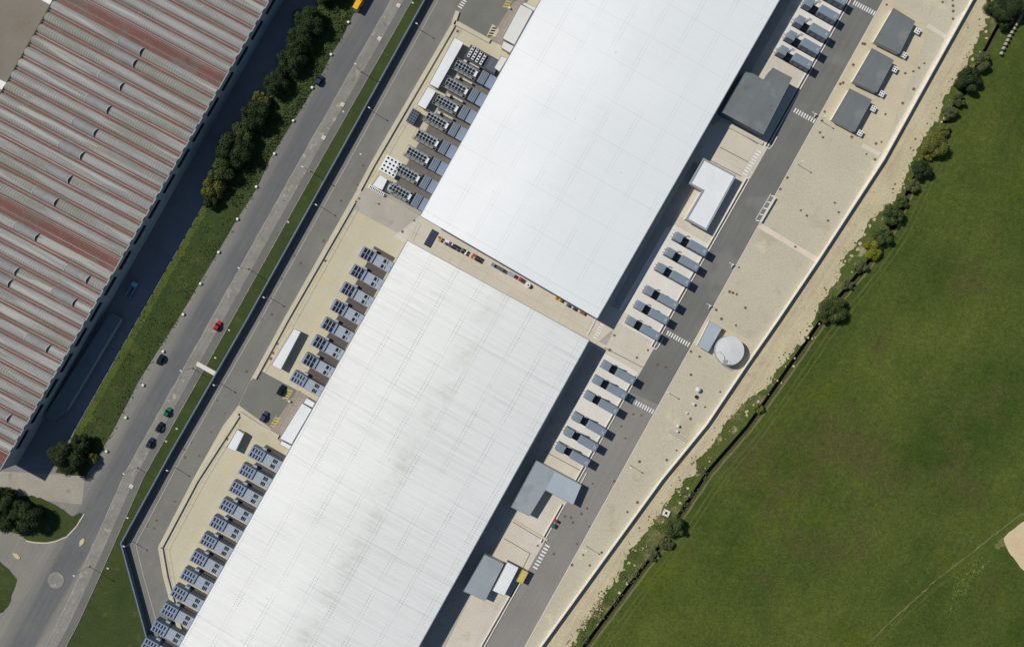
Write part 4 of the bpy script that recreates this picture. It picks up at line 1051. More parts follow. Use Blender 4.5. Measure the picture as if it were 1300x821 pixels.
# barrier posts at the yard edge
for i, (x,y) in enumerate(((929.5,336),(901,388),(1034.5,146))):
    q = P(x,y); t = thing('boom_barrier', ('upper','lower','topmost')[i]+' small white boom barrier at the site road, '+('beside the upper generator row','near the pump house','by the lowest switch room')[i], 'barrier', (q[0],q[1],0.05), ANG, 'white boom barriers')
    mb = MB(); mb.cbox(-.3,.3,-.3,.3,0,1.1,0.05); mb.build('cabinet', 'lampwhite', t)
    mb = MB(); mb.box(-2.0,0.5,-.08,.08,1.12,1.26); mb.build('boom', 'lampwhite', t)
    mb = MB(); mb.box(-.1,.1,-1.4,-.3,0.5,0.75); mb.build('counterweight', 'lampwhite', t)

# ------------------------------------------------------------------ manhole covers
def covers(pts, label, group, z):
    mesh = None
    for (x,y) in pts:
        q = P(x,y)
        if mesh is None:
            mb = MB(); mb.cbox(-.36,.36,-.36,.36,0,0.03,0.01); mesh = mb.build('manhole_cover', 'rust'); o = mesh
        else: o = mesh.copy(); COL.objects.link(o)
        o.location = (q[0],q[1],z); o.rotation_euler = (0,0,ANG+math.radians(R.uniform(-4,4))); s_ = R.uniform(1.0,1.6); o.scale = (s_,s_,1)
        tag(o, label, 'manhole cover', group)
Z1 = lambda pts, ox, oy: [(ox+x/3.909, oy+y/3.909) for x,y in pts]
yardc = Z1([(885,12),(935,3),(937,30),(938,57),(937,95),(795,315),(768,338),(740,355),(700,365),(742,443),(687,513),(602,568),(555,713),(582,706),(507,765),(550,792),
            (435,680),(292,682),(277,658),(300,555),(288,600),(490,218),(499,220),(442,323),(378,418),(392,412),(608,25)], 970, 0)
yardc += Z1([(350,225),(182,262),(212,288),(370,272),(317,313),(155,443),(115,100),(80,157),(548,10)], 970, 200)
yardc += Z1([(1048,205),(1005,295),(1150,380),(1075,455),(1003,513),(933,670),(885,717),(750,725),(1228,50),(1155,15),(1005,180)], 620, 400)
yardc += Z1([(1197,665),(1213,671),(1232,678),(1275,745),(1130,755),(1157,800),(1243,545)], 620, 200)
yardc += Z1([(740,380),(690,427),(562,628),(470,640),(503,692),(415,690)], 620, 540)
covers(yardc, 'small rusty square cover set in the beige yard', 'rusty covers in the beige yard', 0.11)
covers(Z1([(625,100),(602,172),(792,173),(737,210)],620,400)+Z1([(245,595)],620,540)+[(900,216)], 'small rusty square cover set in the pale concrete between the hall and the site road', 'covers in the pale apron', 0.05)
roadc = Z1([(380,450),(410,455),(420,480),(462,437),(490,410),(440,585),(325,635),(518,287),(500,500),(625,275)],620,540) + Z1([(840,245),(880,258),(720,490),(760,495),(660,550),(680,610)],620,400)
covers(roadc, 'small rusty square cover set in the grey site road', 'covers in the site road', 0.05)
covers([(461,210),(455,235),(460,239),(452,256),(481,259),(526,280),(511,294),(456,252),(581,40),(313,471),(352,436),(347,448),(344,455),(288,557),(289,545)], 'small rusty square cover set in the cream left hand yard', 'covers in the left yard', 0.09)
covers([(433,255),(411,306),(413,331),(382,334),(374,325),(358,354),(344,371),(340,382),(345,399),(332,405),(243,561),(253,578),(235,580),(234,570),(199,660),(187,664),(196,670),(222,636),(187,668),(268,548),(276,508)], 'small rusty square cover set in the brownish inner road', 'covers in the inner road', 0.05)

# ------------------------------------------------------------------ lamps and bollards
def street_lamp(label, px, py, h, group, arm=0.0, dirx=1, collar=True):
    q = P(px,py); t = thing('street_lamp', label, 'street lamp', (q[0],q[1],0.05), ANG, group)
    if collar: MB().cyl(0,0,0.62,0,0.25,18,0.5).build('collar', 'lampconc', t)
    mb = MB(); mb.tube([(0,0,0),(0,0,h*.6),(0,0,h)],[0.12,0.09,0.06],8)
    if arm: mb.tube([(0,0,h-.1),(dirx*arm*.5,0,h+.1),(dirx*arm,0,h)],0.05,6)
    mb.build('pole', 'galv', t)
    mb = MB(); x = dirx*arm; mb.cbox(x-.45,x+.45,-.22,.22,h-.02,h+.16,0.05); mb.build('lamp_head', 'lampwhite', t)
    return t
for i, (x,y) in enumerate(((529,-34),(458,91),(393,217),(315,341),(244,467),(174,593),(113,718))):
    street_lamp(ORD[i]+' street lamp from the top on the pale median strip of the public road' if i else 'street lamp on the median strip just beyond the top edge', x, y, 9.8, 'street lamps on the median strip') if i else None
for i, (x,y) in enumerate(((528,35),(469,139.5),(403,260),(338,375),(276,484),(218,590),(164,684))):
    street_lamp(ORD[i]+' slim site lamp from the top standing along the boundary fence', x+5, y+3, 6.0, 'site lamps along the boundary fence', 0.6, -1, False)
for i, (x,y) in enumerate(((1041,153),(1013,209),(845,496),(799,589.5),(744,692.5))):
    street_lamp(ORD[i]+' slim site lamp from the top along the yard edge of the site road', x, y, 5.6, 'site lamps along the yard edge', 0.5, -1, False)
b0 = None
for i, (x,y) in enumerate(((442,28),(420,69),(396,111),(372,153),(348,195),(325,237),(301,278),(277,320),(254,360),(232,399),(206.5,446),(181,489),(159,530),(134.5,573))):
    q = P(x,y,0.8); lab = ORD[i]+' white round drum bollard from the yellow bus along the road edge'
    if b0 is None:
        b0 = thing('drum_bollard', lab, 'bollard', (q[0],q[1],0.05), 0, 'white drum bollards along the road')
        MB().cyl(0,0,0.66,0,0.35,16).build('base', 'lampconc', b0)
        mb = MB(); mb.cyl(0,0,0.56,0.35,0.6,18,0.52); mb.cyl(0,0,0.52,0.6,0.66,18,0.4); mb.build('cap', 'lampwhite', b0)
    else: dup(b0, (q[0],q[1],0.05), None, lab)
for i, (x,y) in enumerate(((506,7.5),(482,49.5),(435,133),(411,175),(206,543.5),(167,617))):
    q = P(x,y); t = thing('concrete_pad', ORD[i]+' pale concrete pad from the top in the median strip', 'concrete pad', (q[0],q[1],0.06), ANG, 'pale pads in the median strip')
    MB().cbox(-.8,.8,-.75,.75,0,0.2,0.05).build('slab', 'wallwhite', t)
    MB().cbox(-.4,.4,-.35,.35,0.2,0.26,0.02).build('lid', 'kerbcon', t)
for i, (x,y) in enumerate(((524,4),(458,196),(366,282),(436,142),(291,419),(273.5,454),(224.5,544),(211,560),(162,657),(137,721))):
    q = P(x,y); t = thing('valve_cover', ORD[i]+' small pale valve cover from the top in the grass verge', 'valve cover', (q[0],q[1],0.02), ANG, 'valve covers in the verge')
    MB().cbox(-.45,.45,-.3,.3,0,0.15,0.04).build('lid', 'pale_path', t)

# ------------------------------------------------------------------ vehicles
def make_car(label, px, py, heading, paint, L=4.3, Wd=1.8, hh=1.48, cat='car', name='parked_car', z=0.05, estate=0.0):
    q = P(px,py,0.8); t = thing(name, label, cat, (q[0],q[1],z), heading)
    L *= 1.05; Wd *= 1.16
    st = [(-L/2,.74,.30,.62),(-L/2+.12,.86,.24,.80),(-L/2+.7,.96,.22,.92),(-.3,1.0,.22,.95),(L/2-1.3,.98,.22,.90),(L/2-.5,.92,.24,.78),(L/2-.1,.80,.28,.62),(L/2,.62,.34,.52)]
    mb = MB(); hw = Wd/2; vs = []
    prof = [(-1,0),(-1,.68),(-.97,.9),(-.86,1),(.86,1),(.97,.9),(1,.68),(1,0)]
    for (x,w,z0,z1) in st:
        for (a,b) in prof: vs.append((x, a*w*hw, z0+(z1-z0)*b))
    k = len(prof); fs = []
    for i in range(len(st)-1):
        for j in range(k): fs.append((i*k+j, (i+1)*k+j, (i+1)*k+(j+1)%k, i*k+(j+1)%k))
    fs += [tuple(range(k)), tuple(range(len(vs)-1, len(vs)-k-1, -1))]
    mb.add(vs, fs); body = mb.build('body', paint, t, smooth=False)
    xb, xf = -L/2+.35-estate*.2, L/2-1.25; rb, rf = -L/2+.95-estate*.5, L/2-2.0
    bw, rw = hw*.95, hw*.80
    vs = [(xb,-bw,.88),(xf,-bw,.88),(xf,bw,.88),(xb,bw,.88),(rb,-rw,hh-.05),(rf,-rw,hh-.05),(rf,rw,hh-.05),(rb,rw,hh-.05)]
    mb = MB(); mb.add(vs, [(0,1,5,4),(1,2,6,5),(2,3,7,6),(3,0,4,7),(4,5,6,7)]); mb.build('windows', 'darkglass', t)
    mb = MB(); mb.cbox(rb-.02,rf+.02,-rw-.02,rw+.02,hh-.06,hh,0.04); mb.build('roof', paint, t)
    for sx in (-1,1):
        for sy in (-1,1):
            mb = MB(); cx, cy = sx*L*.31, sy*(hw-.12); n = 16
            vs = [(cx+.33*math.cos(6.28318*i/n), cy-.1, .33+.33*math.sin(6.28318*i/n)) for i in range(n)]+[(cx+.33*math.cos(6.28318*i/n), cy+.1, .33+.33*math.sin(6.28318*i/n)) for i in range(n)]
            mb.add(vs, [(i,(i+1)%n,n+(i+1)%n,n+i) for i in range(n)]+[tuple(range(n-1,-1,-1)),tuple(range(n,2*n))]); w_ = mb.build('wheel', 'rubber', t)
            mb = MB(); vs = [(cx+.2*math.cos(6.28318*i/n), cy+sy*.105, .33+.2*math.sin(6.28318*i/n)) for i in range(n)]
            mb.add(vs, [tuple(range(n))]); mb.build('rim', 'rim', w_)
    for sy in (-1,1):
        mb = MB(); mb.cbox(L/2-.28,L/2-.02,sy*.55*hw-.16,sy*.55*hw+.16,.40,.56,0.03); mb.build('headlight', 'lampglass', t)
        mb = MB(); mb.cbox(-L/2-.02,-L/2+.12,sy*.7*hw-.14,sy*.7*hw+.14,.6,.78,0.02); mb.build('tail_light', 'tail', t)
        mb = MB(); mb.cbox(xf-.45,xf-.25,sy*(hw+.08)-.1,sy*(hw+.08)+.1,.92,1.05,0.03); mb.build('mirror', paint, t)
    return t
UP = ANG+math.pi/2
MAT['car_red'] = paintmat('red car paint', (176,30,30)); MAT['car_black'] = paintmat('black car paint', (24,26,30)); MAT['car_green'] = paintmat('green car paint', (22,104,62))
MAT['car_navy'] = paintmat('dark blue car paint', (34,46,66)); MAT['car_slate'] = paintmat('slate blue car paint', (58,70,88)); MAT['bus_yellow'] = paintmat('yellow bus paint', (222,172,34))
MAT['van_teal'] = paintmat('pale teal van paint', (120,176,186))
make_car('red hatchback driving on the pale median lane of the public road', 276,413.5,UP,'car_red',4.1,name='car')
make_car('black car on the left edge of the public road opposite the footbridge', 203.5,456.5,UP+math.pi,'car_black',4.4,1.85,1.6,name='car')
make_car('green car first in the line of three on the public road', 212.5,523,UP,'car_green',3.9,name='car')
make_car('black car in the middle of the line of three behind the green car', 202.5,542,UP,'car_black',4.3,name='car')
make_car('dark blue car last in the line of three behind the green car', 190.5,562,UP,'car_navy',4.4,name='car')
make_car('dark blue car parked at the shrubs on the public road edge, below the bus', 405.5,102,UP,'car_navy',4.3,1.85,1.6,estate=.6)
make_car('black car parked at the upper yellow hatching of the small car park', 356.5,495,UP,'car_black',4.5,1.9,1.6,z=0.07,estate=.6)
make_car('slate blue car parked at the lower edge of the small car park', 335,528.5,UP,'car_slate',4.4,1.85,z=0.07)
def make_bus():
    q = P(457.5,-2,2.7); t = thing('bus', 'yellow bus standing at the left road edge at the top of the photo', 'bus', (q[0],q[1],0.05), UP)
    mb = MB(); x0, x1, w = -4.9,5.6,1.2
    pts = [(x0,-w*.85),(x0+.25,-w),(x1-.4,-w),(x1,-w*.8),(x1,w*.8),(x1-.4,w),(x0+.25,w),(x0,w*.85)]
    vs = [(a,b,z*1.0) for z,s_ in ((.35,1),(2.45,1),(2.7,.9)) for a,b in [(p[0],p[1]*s_) for p in pts]]
    n = len(pts); mb.add(vs, [(k*n+i,k*n+(i+1)%n,k*n+n+(i+1)%n,k*n+n+i) for k in (0,1) for i in range(n)]+[tuple(range(n-1,-1,-1)),tuple(range(2*n,3*n))])
    b_ = mb.build('body', 'bus_yellow', t)
    for sy in (-1,1):
        for i in range(5):
            mb = MB(); xx = -4.1+i*1.9; mb.box(xx,xx+1.6,sy*w-.012 if sy>0 else -w-.02,sy*w+.02 if sy>0 else -w+.012,1.35,2.15); mb.build('window', 'darkglass', b_)
        for xx in (-3.0,3.2):
            mb = MB(); m_ = 18; cy = sy*(w-.12)
            vs = [(xx+.48*math.cos(6.28318*i/m_),cy-.14,.48+.48*math.sin(6.28318*i/m_)) for i in range(m_)]+[(xx+.48*math.cos(6.28318*i/m_),cy+.14,.48+.48*math.sin(6.28318*i/m_)) for i in range(m_)]
            mb.add(vs, [(i,(i+1)%m_,m_+(i+1)%m_,m_+i) for i in range(m_)]+[tuple(range(m_-1,-1,-1)),tuple(range(m_,2*m_))]); mb.build('wheel', 'rubber', t)
    mb = MB(); mb.box(x0-.02,x0+.01,-.9,.9,1.3,2.2); mb.build('rear_window', 'darkglass', b_)
    mb = MB(); mb.cbox(x0-.35,x0-.03,-1.0,1.0,.4,.6,0.04); mb.build('bumper', 'bgrey_d', t)
    mb = MB(); mb.cbox(-1.0,1.2,-.6,.6,2.705,2.9,0.06); mb.build('roof_unit', 'bus_yellow', t)
make_bus()
def make_truck():
    q = P(165.5,368,2.2); t = thing('flatbed_truck', 'pale teal flatbed truck in the shade below the factory wall', 'truck', (q[0],q[1],0.03), UP)
    mb = MB(); mb.cbox(1.8,3.6,-1.0,1.0,.5,2.2,0.15); c = mb.build('cab', 'van_teal', t)
    mb = MB(); mb.box(3.58,3.62,-.85,.85,1.3,2.0); mb.build('windscreen', 'darkglass', c)
    mb = MB(); mb.box(-3.6,1.7,-1.0,1.0,.8,1.0); mb.build('bed', 'bgrey_d', t)
    for sy in (-1,1):
        mb = MB(); mb.box(-3.6,1.7,sy*1.0-.06,sy*1.0+.06,1.0,1.45); mb.build('side_board', 'van_teal', t)
        for xx in (-2.4,2.6):
            mb = MB(); m_ = 14; cy = sy*.85
            vs = [(xx+.42*math.cos(6.28318*i/m_),cy-.12,.42+.42*math.sin(6.28318*i/m_)) for i in range(m_)]+[(xx+.42*math.cos(6.28318*i/m_),cy+.12,.42+.42*math.sin(6.28318*i/m_)) for i in range(m_)]
            mb.add(vs, [(i,(i+1)%m_,m_+(i+1)%m_,m_+i) for i in range(m_)]+[tuple(range(m_-1,-1,-1)),tuple(range(m_,2*m_))]); mb.build('wheel', 'rubber', t)
make_truck()

# person walking on the road edge
def make_person(px, py):
    q = P(px,py)
    sk = {'pel':((0,0,.95),.15),'wst':((0,0,1.12),.14),'chs':((0.01,0,1.33),.17),'nck':((.02,0,1.50),.065),'hd0':((.03,0,1.60),.095),'hd1':((.03,0,1.72),.08),
          'hl':((0,.10,.90),.10),'kl':((.14,.10,.50),.065),'al':((.20,.10,.09),.045),'tl':((.34,.10,.04),.035),
          'hr':((0,-.10,.90),.10),'kr':((-.04,-.10,.48),.065),'ar':((-.26,-.10,.13),.045),'tr':((-.15,-.10,.04),.035),
          'sl':((0,.19,1.42),.07),'el':((-.10,.25,1.14),.045),'wl':((.0,.25,.90),.03),'dl':((.05,.25,.82),.025),
          'sr':((0,-.19,1.42),.07),'er':((.06,-.25,1.14),.045),'wr':((.22,-.24,.96),.03),'dr':((.29,-.24,.90),.025)}
    ed = [('pel','wst'),('wst','chs'),('chs','nck'),('nck','hd0'),('hd0','hd1'),('pel','hl'),('hl','kl'),('kl','al'),('al','tl'),('pel','hr'),('hr','kr'),('kr','ar'),('ar','tr'),
          ('chs','sl'),('sl','el'),('el','wl'),('wl','dl'),('chs','sr'),('sr','er'),('er','wr'),('wr','dr')]
    ks = list(sk); me = bpy.data.meshes.new('person')
    me.from_pydata([sk[k][0] for k in ks], [(ks.index(a),ks.index(b)) for a,b in ed], [])
    o = bpy.data.objects.new('person', me); COL.objects.link(o)
    o.modifiers.new('Skin','SKIN')
    if not me.skin_vertices: me.attributes
    sv = me.skin_vertices[0].data
    for i, k in enumerate(ks): sv[i].radius = (sk[k][1],)*2
    sv[0].use_root = True
    sm = o.modifiers.new('Sub','SUBSURF'); sm.levels = 2; sm.render_levels = 2
    me.materials.append(MAT['cloth_dark'])
    o.location = (q[0],q[1],0.05); o.rotation_euler = (0,0,UP)
    tag(o, 'person in dark clothes walking on the road edge above the parked dark blue car', 'person')
    mb = MB()
    for k_, (z_, r_) in enumerate(((1.66,.105),(1.74,.10))): pass
    mb.cyl(.015,0,.105,1.64,1.74,12,.10); mb.cyl(.015,0,.10,1.74,1.81,12,.045); mb.build('hair', 'hair', o, smooth=True)
try: make_person(412.3,85.3)
except Exception as e: print('person failed', e)

# ------------------------------------------------------------------ things stored in the passage between the halls
def junk(name, label, cat, px, py, w, d, h, mats, kind='pallet'):
    q = P(px,py); t = thing(name, label, cat, (q[0],q[1],0.10), ANG)
    if kind == 'pallet':
        mb = MB()
        for yy in (-d/2,-.05,d/2-.1): mb.box(-w/2,w/2,yy,yy+.1,0,.1)
        for i in range(5): xx = -w/2+i*(w-.18)/4; mb.box(xx,xx+.18,-d/2,d/2,.103,.15)
        mb.build('pallet', 'wood', t)
        n = max(1,int(w/0.8)); m_ = max(1,int(d/0.8))
        for i in range(n):
            for j in range(m_):
                x0, y0 = -w/2+i*w/n, -d/2+j*d/m_
                mb = MB(); mb.cbox(x0+.05,x0+w/n-.05,y0+.05,y0+d/m_-.05,.153,h*R.uniform(.6,1.0),0.04); mb.build('crate', R.choice(mats), t)
    else:
        mb = MB(); mb.cbox(-w/2,w/2,-d/2,d/2,0,h,0.05); b_ = mb.build('casing', mats[0], t)
        mb = MB(); mb.box(-w/2+.1,w/2-.1,-d/2-.02,-d/2-.003,.2,h-.2); mb.build('door', mats[-1], b_)
    return t
MAT['purple'] = M('purple wrapped goods', (96,70,120), (70,52,92), 0.8, 0.8, 2, 0.15, 0.7); MAT['orange'] = M('orange plastic crate', (186,92,62), (160,76,50), 0.8, 0.8, 2, 0.1, 0.7)
MAT['red'] = M('red painted metal', (160,50,46), (140,42,40), 0.8, 0.6, 2, 0.05, 0.5); MAT['greenm'] = M('green painted metal', (56,96,76), (48,84,66), 0.8, 0.6, 2, 0.05, 0.5)
MAT['yellow'] = M('yellow painted metal', (206,178,44), (186,158,36), 0.8, 0.6, 2, 0.05, 0.5); MAT['brown'] = M('brown cardboard', (140,96,62), (120,80,52), 0.8, 0.7, 2, 0.1, 0.9)
junk('pallet_stack','pallet of tan boxes at the left end of the goods row between the halls','pallet',558.5,303.5,1.9,2.0,1.2,['wood','kerbcon','brown'])
junk('pallet_stack','pallet of purple and white wrapped goods between the halls','pallet',570,309.5,3.4,2.2,1.3,['purple','navy','white','purple'])
junk('pallet_stack','pallet of dark purple goods in the middle of the row between the halls','pallet',579.5,314.5,2.2,2.2,1.4,['navy','purple','cloth_dark','white'])
junk('pallet_stack','pallet of black and white crates between the halls','pallet',589.5,319.5,2.6,2.2,1.4,['cloth_dark','white','navy','bgrey_d'])
junk('pallet_stack','pallet of orange brown crates near the right end of the goods row','pallet',601.5,325.5,1.9,2.3,1.3,['orange','orange','brown','wood'])
junk('pallet_stack','pallet of black crates at the right end of the goods row between the halls','pallet',608.5,329.5,1.6,2.3,1.3,['cloth_dark','cloth_dark','navy'])
junk('utility_cabinet','grey metal cabinet under the hall edge, right of the goods row','cabinet',626,336,1.6,1.4,1.8,['bgrey','bgrey_d'],'box')
junk('utility_cabinet','wide dark grey cabinet group in the passage left of the red cabinet','cabinet',635,341,3.2,1.5,1.8,['bgrey_d','frame'],'box')
junk('utility_cabinet','long light grey cabinet in the passage left of the red cabinet','cabinet',649,348,3.2,1.5,1.6,['lgrey','bgrey_d'],'box')
junk('utility_cabinet','red cabinet in the passage between the halls','cabinet',660.5,354.5,1.3,1.7,1.7,['red','frame'],'box')
q = P(670.5,362); t = thing('water_butt','round white plastic tank in the passage right of the red cabinet','tank',(q[0],q[1],0.1)); MB().cyl(0,0,.95,0,1.2,18).build('shell','white',t); MB().cyl(0,0,.4,1.2,1.3,12).build('lid','frame',t)
junk('pallet_stack','pallet of yellow boxes in the passage below the upper hall edge','pallet',709,379.5,3.6,1.3,0.9,['yellow','yellow','brown'])
junk('utility_cabinet','small dark cabinet right of the yellow boxes in the passage','cabinet',720.5,387,1.0,1.2,1.2,['bgrey_d','frame'],'box')
junk('utility_cabinet','small dark cabinet midway between the yellow boxes and the brown boxes','cabinet',728.5,391.5,1.0,1.2,1.2,['frame','bgrey_d'],'box')
junk('pallet_stack','pallet of brown boxes near the zebra crossing end of the passage','pallet',739,397,2.4,1.2,0.9,['brown','brown','frame'])
junk('utility_cabinet','red cabinet at the kerb of the site road near the lower zebra crossing','cabinet',705.5,660,1.2,1.2,1.5,['red','frame'],'box')
junk('utility_cabinet','green cabinet at the kerb of the site road near the lower zebra crossing','cabinet',702.5,666,1.3,1.8,1.3,['greenm','frame'],'box')
q = P(547.5,302.7,0.2); t = thing('navy_plate','dark navy flat plate lying across the passage between the two halls','cover plate',(q[0],q[1],0.08),ANG)  # flat navy plate with thin ribs, lying on the passage floor
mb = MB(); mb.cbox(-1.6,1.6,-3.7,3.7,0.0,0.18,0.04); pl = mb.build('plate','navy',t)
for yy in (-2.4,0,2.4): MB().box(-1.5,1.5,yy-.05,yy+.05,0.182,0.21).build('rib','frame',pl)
linear('gate_line','low pale bar across the passage at the zebra crossing','barrier',[(757,404),(746,425)],0.35,0.3,'wallwhite')
for i,(x,y) in enumerate(((380,508.5),(647,11))):
    q = P(368 if i == 0 else x, 509 if i == 0 else y); t = thing('concrete_post', ('white round concrete post at the upper yellow hatching of the small car park','white round concrete post at the yellow hatching at the top edge')[i],'post',(q[0],q[1],0.09)); MB().cyl(0,0,.5,0,.8,16,.42).build('drum','lampwhite',t); MB().cyl(0,0,.4,.8,.9,16,.2).build('cap','lampwhite',t)

# well ring and hay bales in the right strip
q = P(846,651,0.5); t = thing('well_ring','square white concrete well ring in the weeds beside the round bush','well',(q[0],q[1],0.02),ANG+0.1)
mb = MB(); mb.box(-1.35,1.35,-1.35,-.55,0,.5); mb.box(-1.35,1.35,.55,1.35,0,.5); mb.box(-1.35,-.55,-.547,.547,0,.5); mb.box(.55,1.35,-.547,.547,0,.5); mb.build('ring','wallwhite',t)
MB().box(-.55,.55,-.55,.55,0,.06).build('opening','black',t)
b0 = None
for i, (x,y) in enumerate(((765,505),(785,457),(805,417),(824,380),(841,343),(863,306),(884,270),(904,233),(924,196),(943,160),(962,125),(982,89))):
    q = P(1170+x/7.46, y/7.46, 1.3); lab = ORD[i]+' grey round bale from the lower end of the row beside the field'
    if b0 is None:
        b0 = MB(); n_ = 20; r_ = .68
        vs = [(-.62+dx, (r_-e)*math.cos(6.28318*k/n_), .68+(r_-e)*math.sin(6.28318*k/n_)) for dx,e in ((0,.08),(.08,0),(1.16,0),(1.24,.08)) for k in range(n_)]
        b0.add(vs, [(j*n_+k,j*n_+(k+1)%n_,(j+1)*n_+(k+1)%n_,(j+1)*n_+k) for j in range(3) for k in range(n_)]+[tuple(range(n_-1,-1,-1)),tuple(range(3*n_,4*n_))])
        b0 = b0.build('hay_bale','straw'); o = b0
    else: o = b0.copy(); COL.objects.link(o)
    o.location = (q[0],q[1],0.01); o.rotation_euler = (0,0,math.radians(61+R.uniform(-10,10))); tag(o, lab, 'hay bale', 'round bales beside the field')

# ------------------------------------------------------------------ vegetation
def leafquad(vs, fs, p, s, nrm):
    n = Vector(nrm); n = n.normalized() if n.length > 1e-6 else Vector((0,0,1))
    a = n.orthogonal().normalized(); b = n.cross(a); th = R.uniform(0,6.28)
    u = (a*math.cos(th)+b*math.sin(th))*s*R.uniform(.7,1.2); v = (b*math.cos(th)-a*math.sin(th))*s*R.uniform(.45,.8)
    o = len(vs); vs += [tuple(p-u*.5), tuple(p+v*.5), tuple(p+u*.5), tuple(p-v*.5)]; fs.append((o,o+1,o+2,o+3))
def tree(px, py, rpx, h, leaf, label, name='tree', cat='tree', group=None, stretch=(1,1), dens_=1.0, ls=0.55):
    r = rpx*S*1.02; q = P(px,py,h*.65)
    t = thing(name, label, cat, (q[0],q[1],0.0), R.uniform(0,0.3), group)
    vs, fs = [], []; lobes = []
    nl = max(9, int(8+r*4.0))
    for i in range(nl):
        a = R.uniform(0,6.28); rr = r*.74*math.sqrt(R.random()); zz = h*R.uniform(.42,.82)-(rr/r)*h*.14
        lobes.append((Vector((rr*math.cos(a)*stretch[0], rr*math.sin(a)*stretch[1], zz)), r*R.uniform(.16,.38)))
    for (c, lr) in lobes:
        n_ = int(95*dens_*lr*lr/(ls*ls)*.80)+24
        for i in range(n_):
            d = Vector((R.gauss(0,1),R.gauss(0,1),R.gauss(0.25,1))).normalized()
            p = c + Vector((d.x,d.y,d.z*.8))*lr*R.uniform(.45,1.25)
            if p.z < .15: p.z = R.uniform(.15,.5)
            leafquad(vs, fs, p, ls*R.uniform(.6,1.25), d+Vector((R.gauss(0,.5),R.gauss(0,.5),R.gauss(.2,.5))))
    mb = MB(); mb.add(vs, fs); mb.build('crown', LEAF[leaf], t)
    mb = MB(); mb.tube([(0,0,0),(0.05,0.03,h*.3),(0,0,h*.62)],[max(.1,h*.03),max(.08,h*.022),.05],7)
    for (c, lr) in lobes[:5]: mb.tube([(0,0,h*.3),tuple(c*.6+Vector((0,0,h*.1))),tuple(c)],[h*.014,h*.01,.03],5)
    mb.build('trunk', 'bark', t)
    return t
def shrub(px, py, rpx, h, leaf, label, group=None, stretch=(1,1), ls=0.4): return tree(px,py,rpx,h,leaf,label,'shrub','shrub',group,stretch,1.0,ls)
# left hand row between the factory and the road
LT = [(414,-12,17,6.0,'dark','dark green tree cut by the top edge left of the yellow bus'),
      (391,29,21,5.8,'dark','large dark tree near the top, left of the second white bollard'),
      (381,52,19,5.6,'dark','dark tree directly below the large one, left of the person'),
      (370,77,19,5.4,'dark','wide dark tree opposite the parked dark blue car'),
      (349,103,17,5.4,'dark','dark tree just below and left of the parked dark blue car'),
      (331,128,12,4.5,'olive','small olive tree between two dark trees halfway down the row'),
      (322,146,18,6.5,'dark','dark tree beside the fourth white bollard'),
      (309,168,14,5.5,'mid','mid green tree beside the fifth white bollard'),
      (297,190,22,6.4,'dark','broad dark tree in the lower half of the row along the factory road'),
      (279,217,17,6,'mid','mid green tree second from the lower end of the row'),
      (270,238,15,5,'olive','olive tinted tree near the lower end of the row along the factory road'),
      (266,256,10,4,'dark','small dark tree at the very end of the row along the factory road'),
      (101,563,14,5.5,'dark','smaller dark tree at the end of the grass bank, upper of the pair'),
      (83,582,21,7,'dark','big dark tree shading the corner paving, lower of the pair'),
      (116,583,8,2.5,'olive','low olive bush at the tip of the grass bank')]
for x,y,r,h,lf,lab in LT: tree(x,y,r,h,lf,lab, group='trees between factory and road')
for x,y,r,h,lf,lab in ((8,655,22,7.5,'dark','dark tree at the left edge of the photo on the corner lawn'),(34,657,19,7,'dark','dark tree in the middle of the corner lawn'),
                       (2,634,16,6,'dark','dark tree at the left edge just below the corner paving')): tree(x,y,r,h,lf,lab, group='trees on the corner lawn')
# right hand strip
RT = [(1281,12,20,5.5,'dark','dark tree at the upper right beside the row of bales'),(1262,6,12,4,'mid','mid green bush at the top edge right of the sandy track'),
      (1276,28,10,3.5,'dark','dark bush just left of the upper end of the bale row'),
      (1248,78,12,3.2,'dusty','dusty bush just left of the lower end of the bale row'),(1231,101,16,4.5,'dark','dark tree halfway down the ditch between the bales and the olive tree'),
      (1207,143,9,3.2,'dusty','greyish bare looking bush over the ditch'),(1186,184,17,4.2,'olive','olive green tree over the ditch with a yellow patch'),
      (1179,197,7,2.0,'yellow','low yellow green bush at the foot of the olive tree'),
      (1170,214,13,4.2,'dark','dark round tree over the ditch below the olive tree'),
      (1134,272,14,4.4,'mid','round green tree with dark shadow beside the field, upper of two close ones'),(1121,299,12,3.8,'mid','round green tree beside the field, lower of two close ones'),
      (1108,318,12,2.6,'yellow','yellow green shrub along the ditch below the two close trees'),(1093,338,9,2.0,'dusty','low dusty shrub above the open ditch section'),
      (1058,392,17,4.6,'mid','large round tree at the end of the ditch shrubs beside the field'),
      (1046,402,9,3.0,'mid','small green bush leaning on the left side of the large round tree'),
      (1217,127,9,2.4,'mid','low green shrub over the ditch between the dark tree and the greyish bare bush'),
      (1198,165,9,2.2,'olive','low olive shrub over the ditch between the greyish bush and the olive tree'),
      (1159,236,9,2.2,'dusty','low dusty shrub just below the dark round tree over the ditch'),
      (1146,256,9,2.4,'mid','low green shrub just above the upper of two close round trees'),
      (1116,311,8,2.2,'dark','low dark shrub squeezed between the two close trees and the yellow green shrub'),
      (1077,361,7,1.6,'dusty','low dusty shrub halfway along the open ditch section above the large round tree'),
      (963,517,7,1.8,'olive','small olive shrub alone on the ditch below the water tank'),
      (846,690,9,1.8,'dusty','greyish bramble shrub on the ditch just below the single round bush'),
      (830,706,8,1.5,'dusty','lowest greyish bramble shrub on the ditch near the bottom edge'),
      (856,670,13,4.6,'mid','single round bush over the ditch beside the square well ring')]
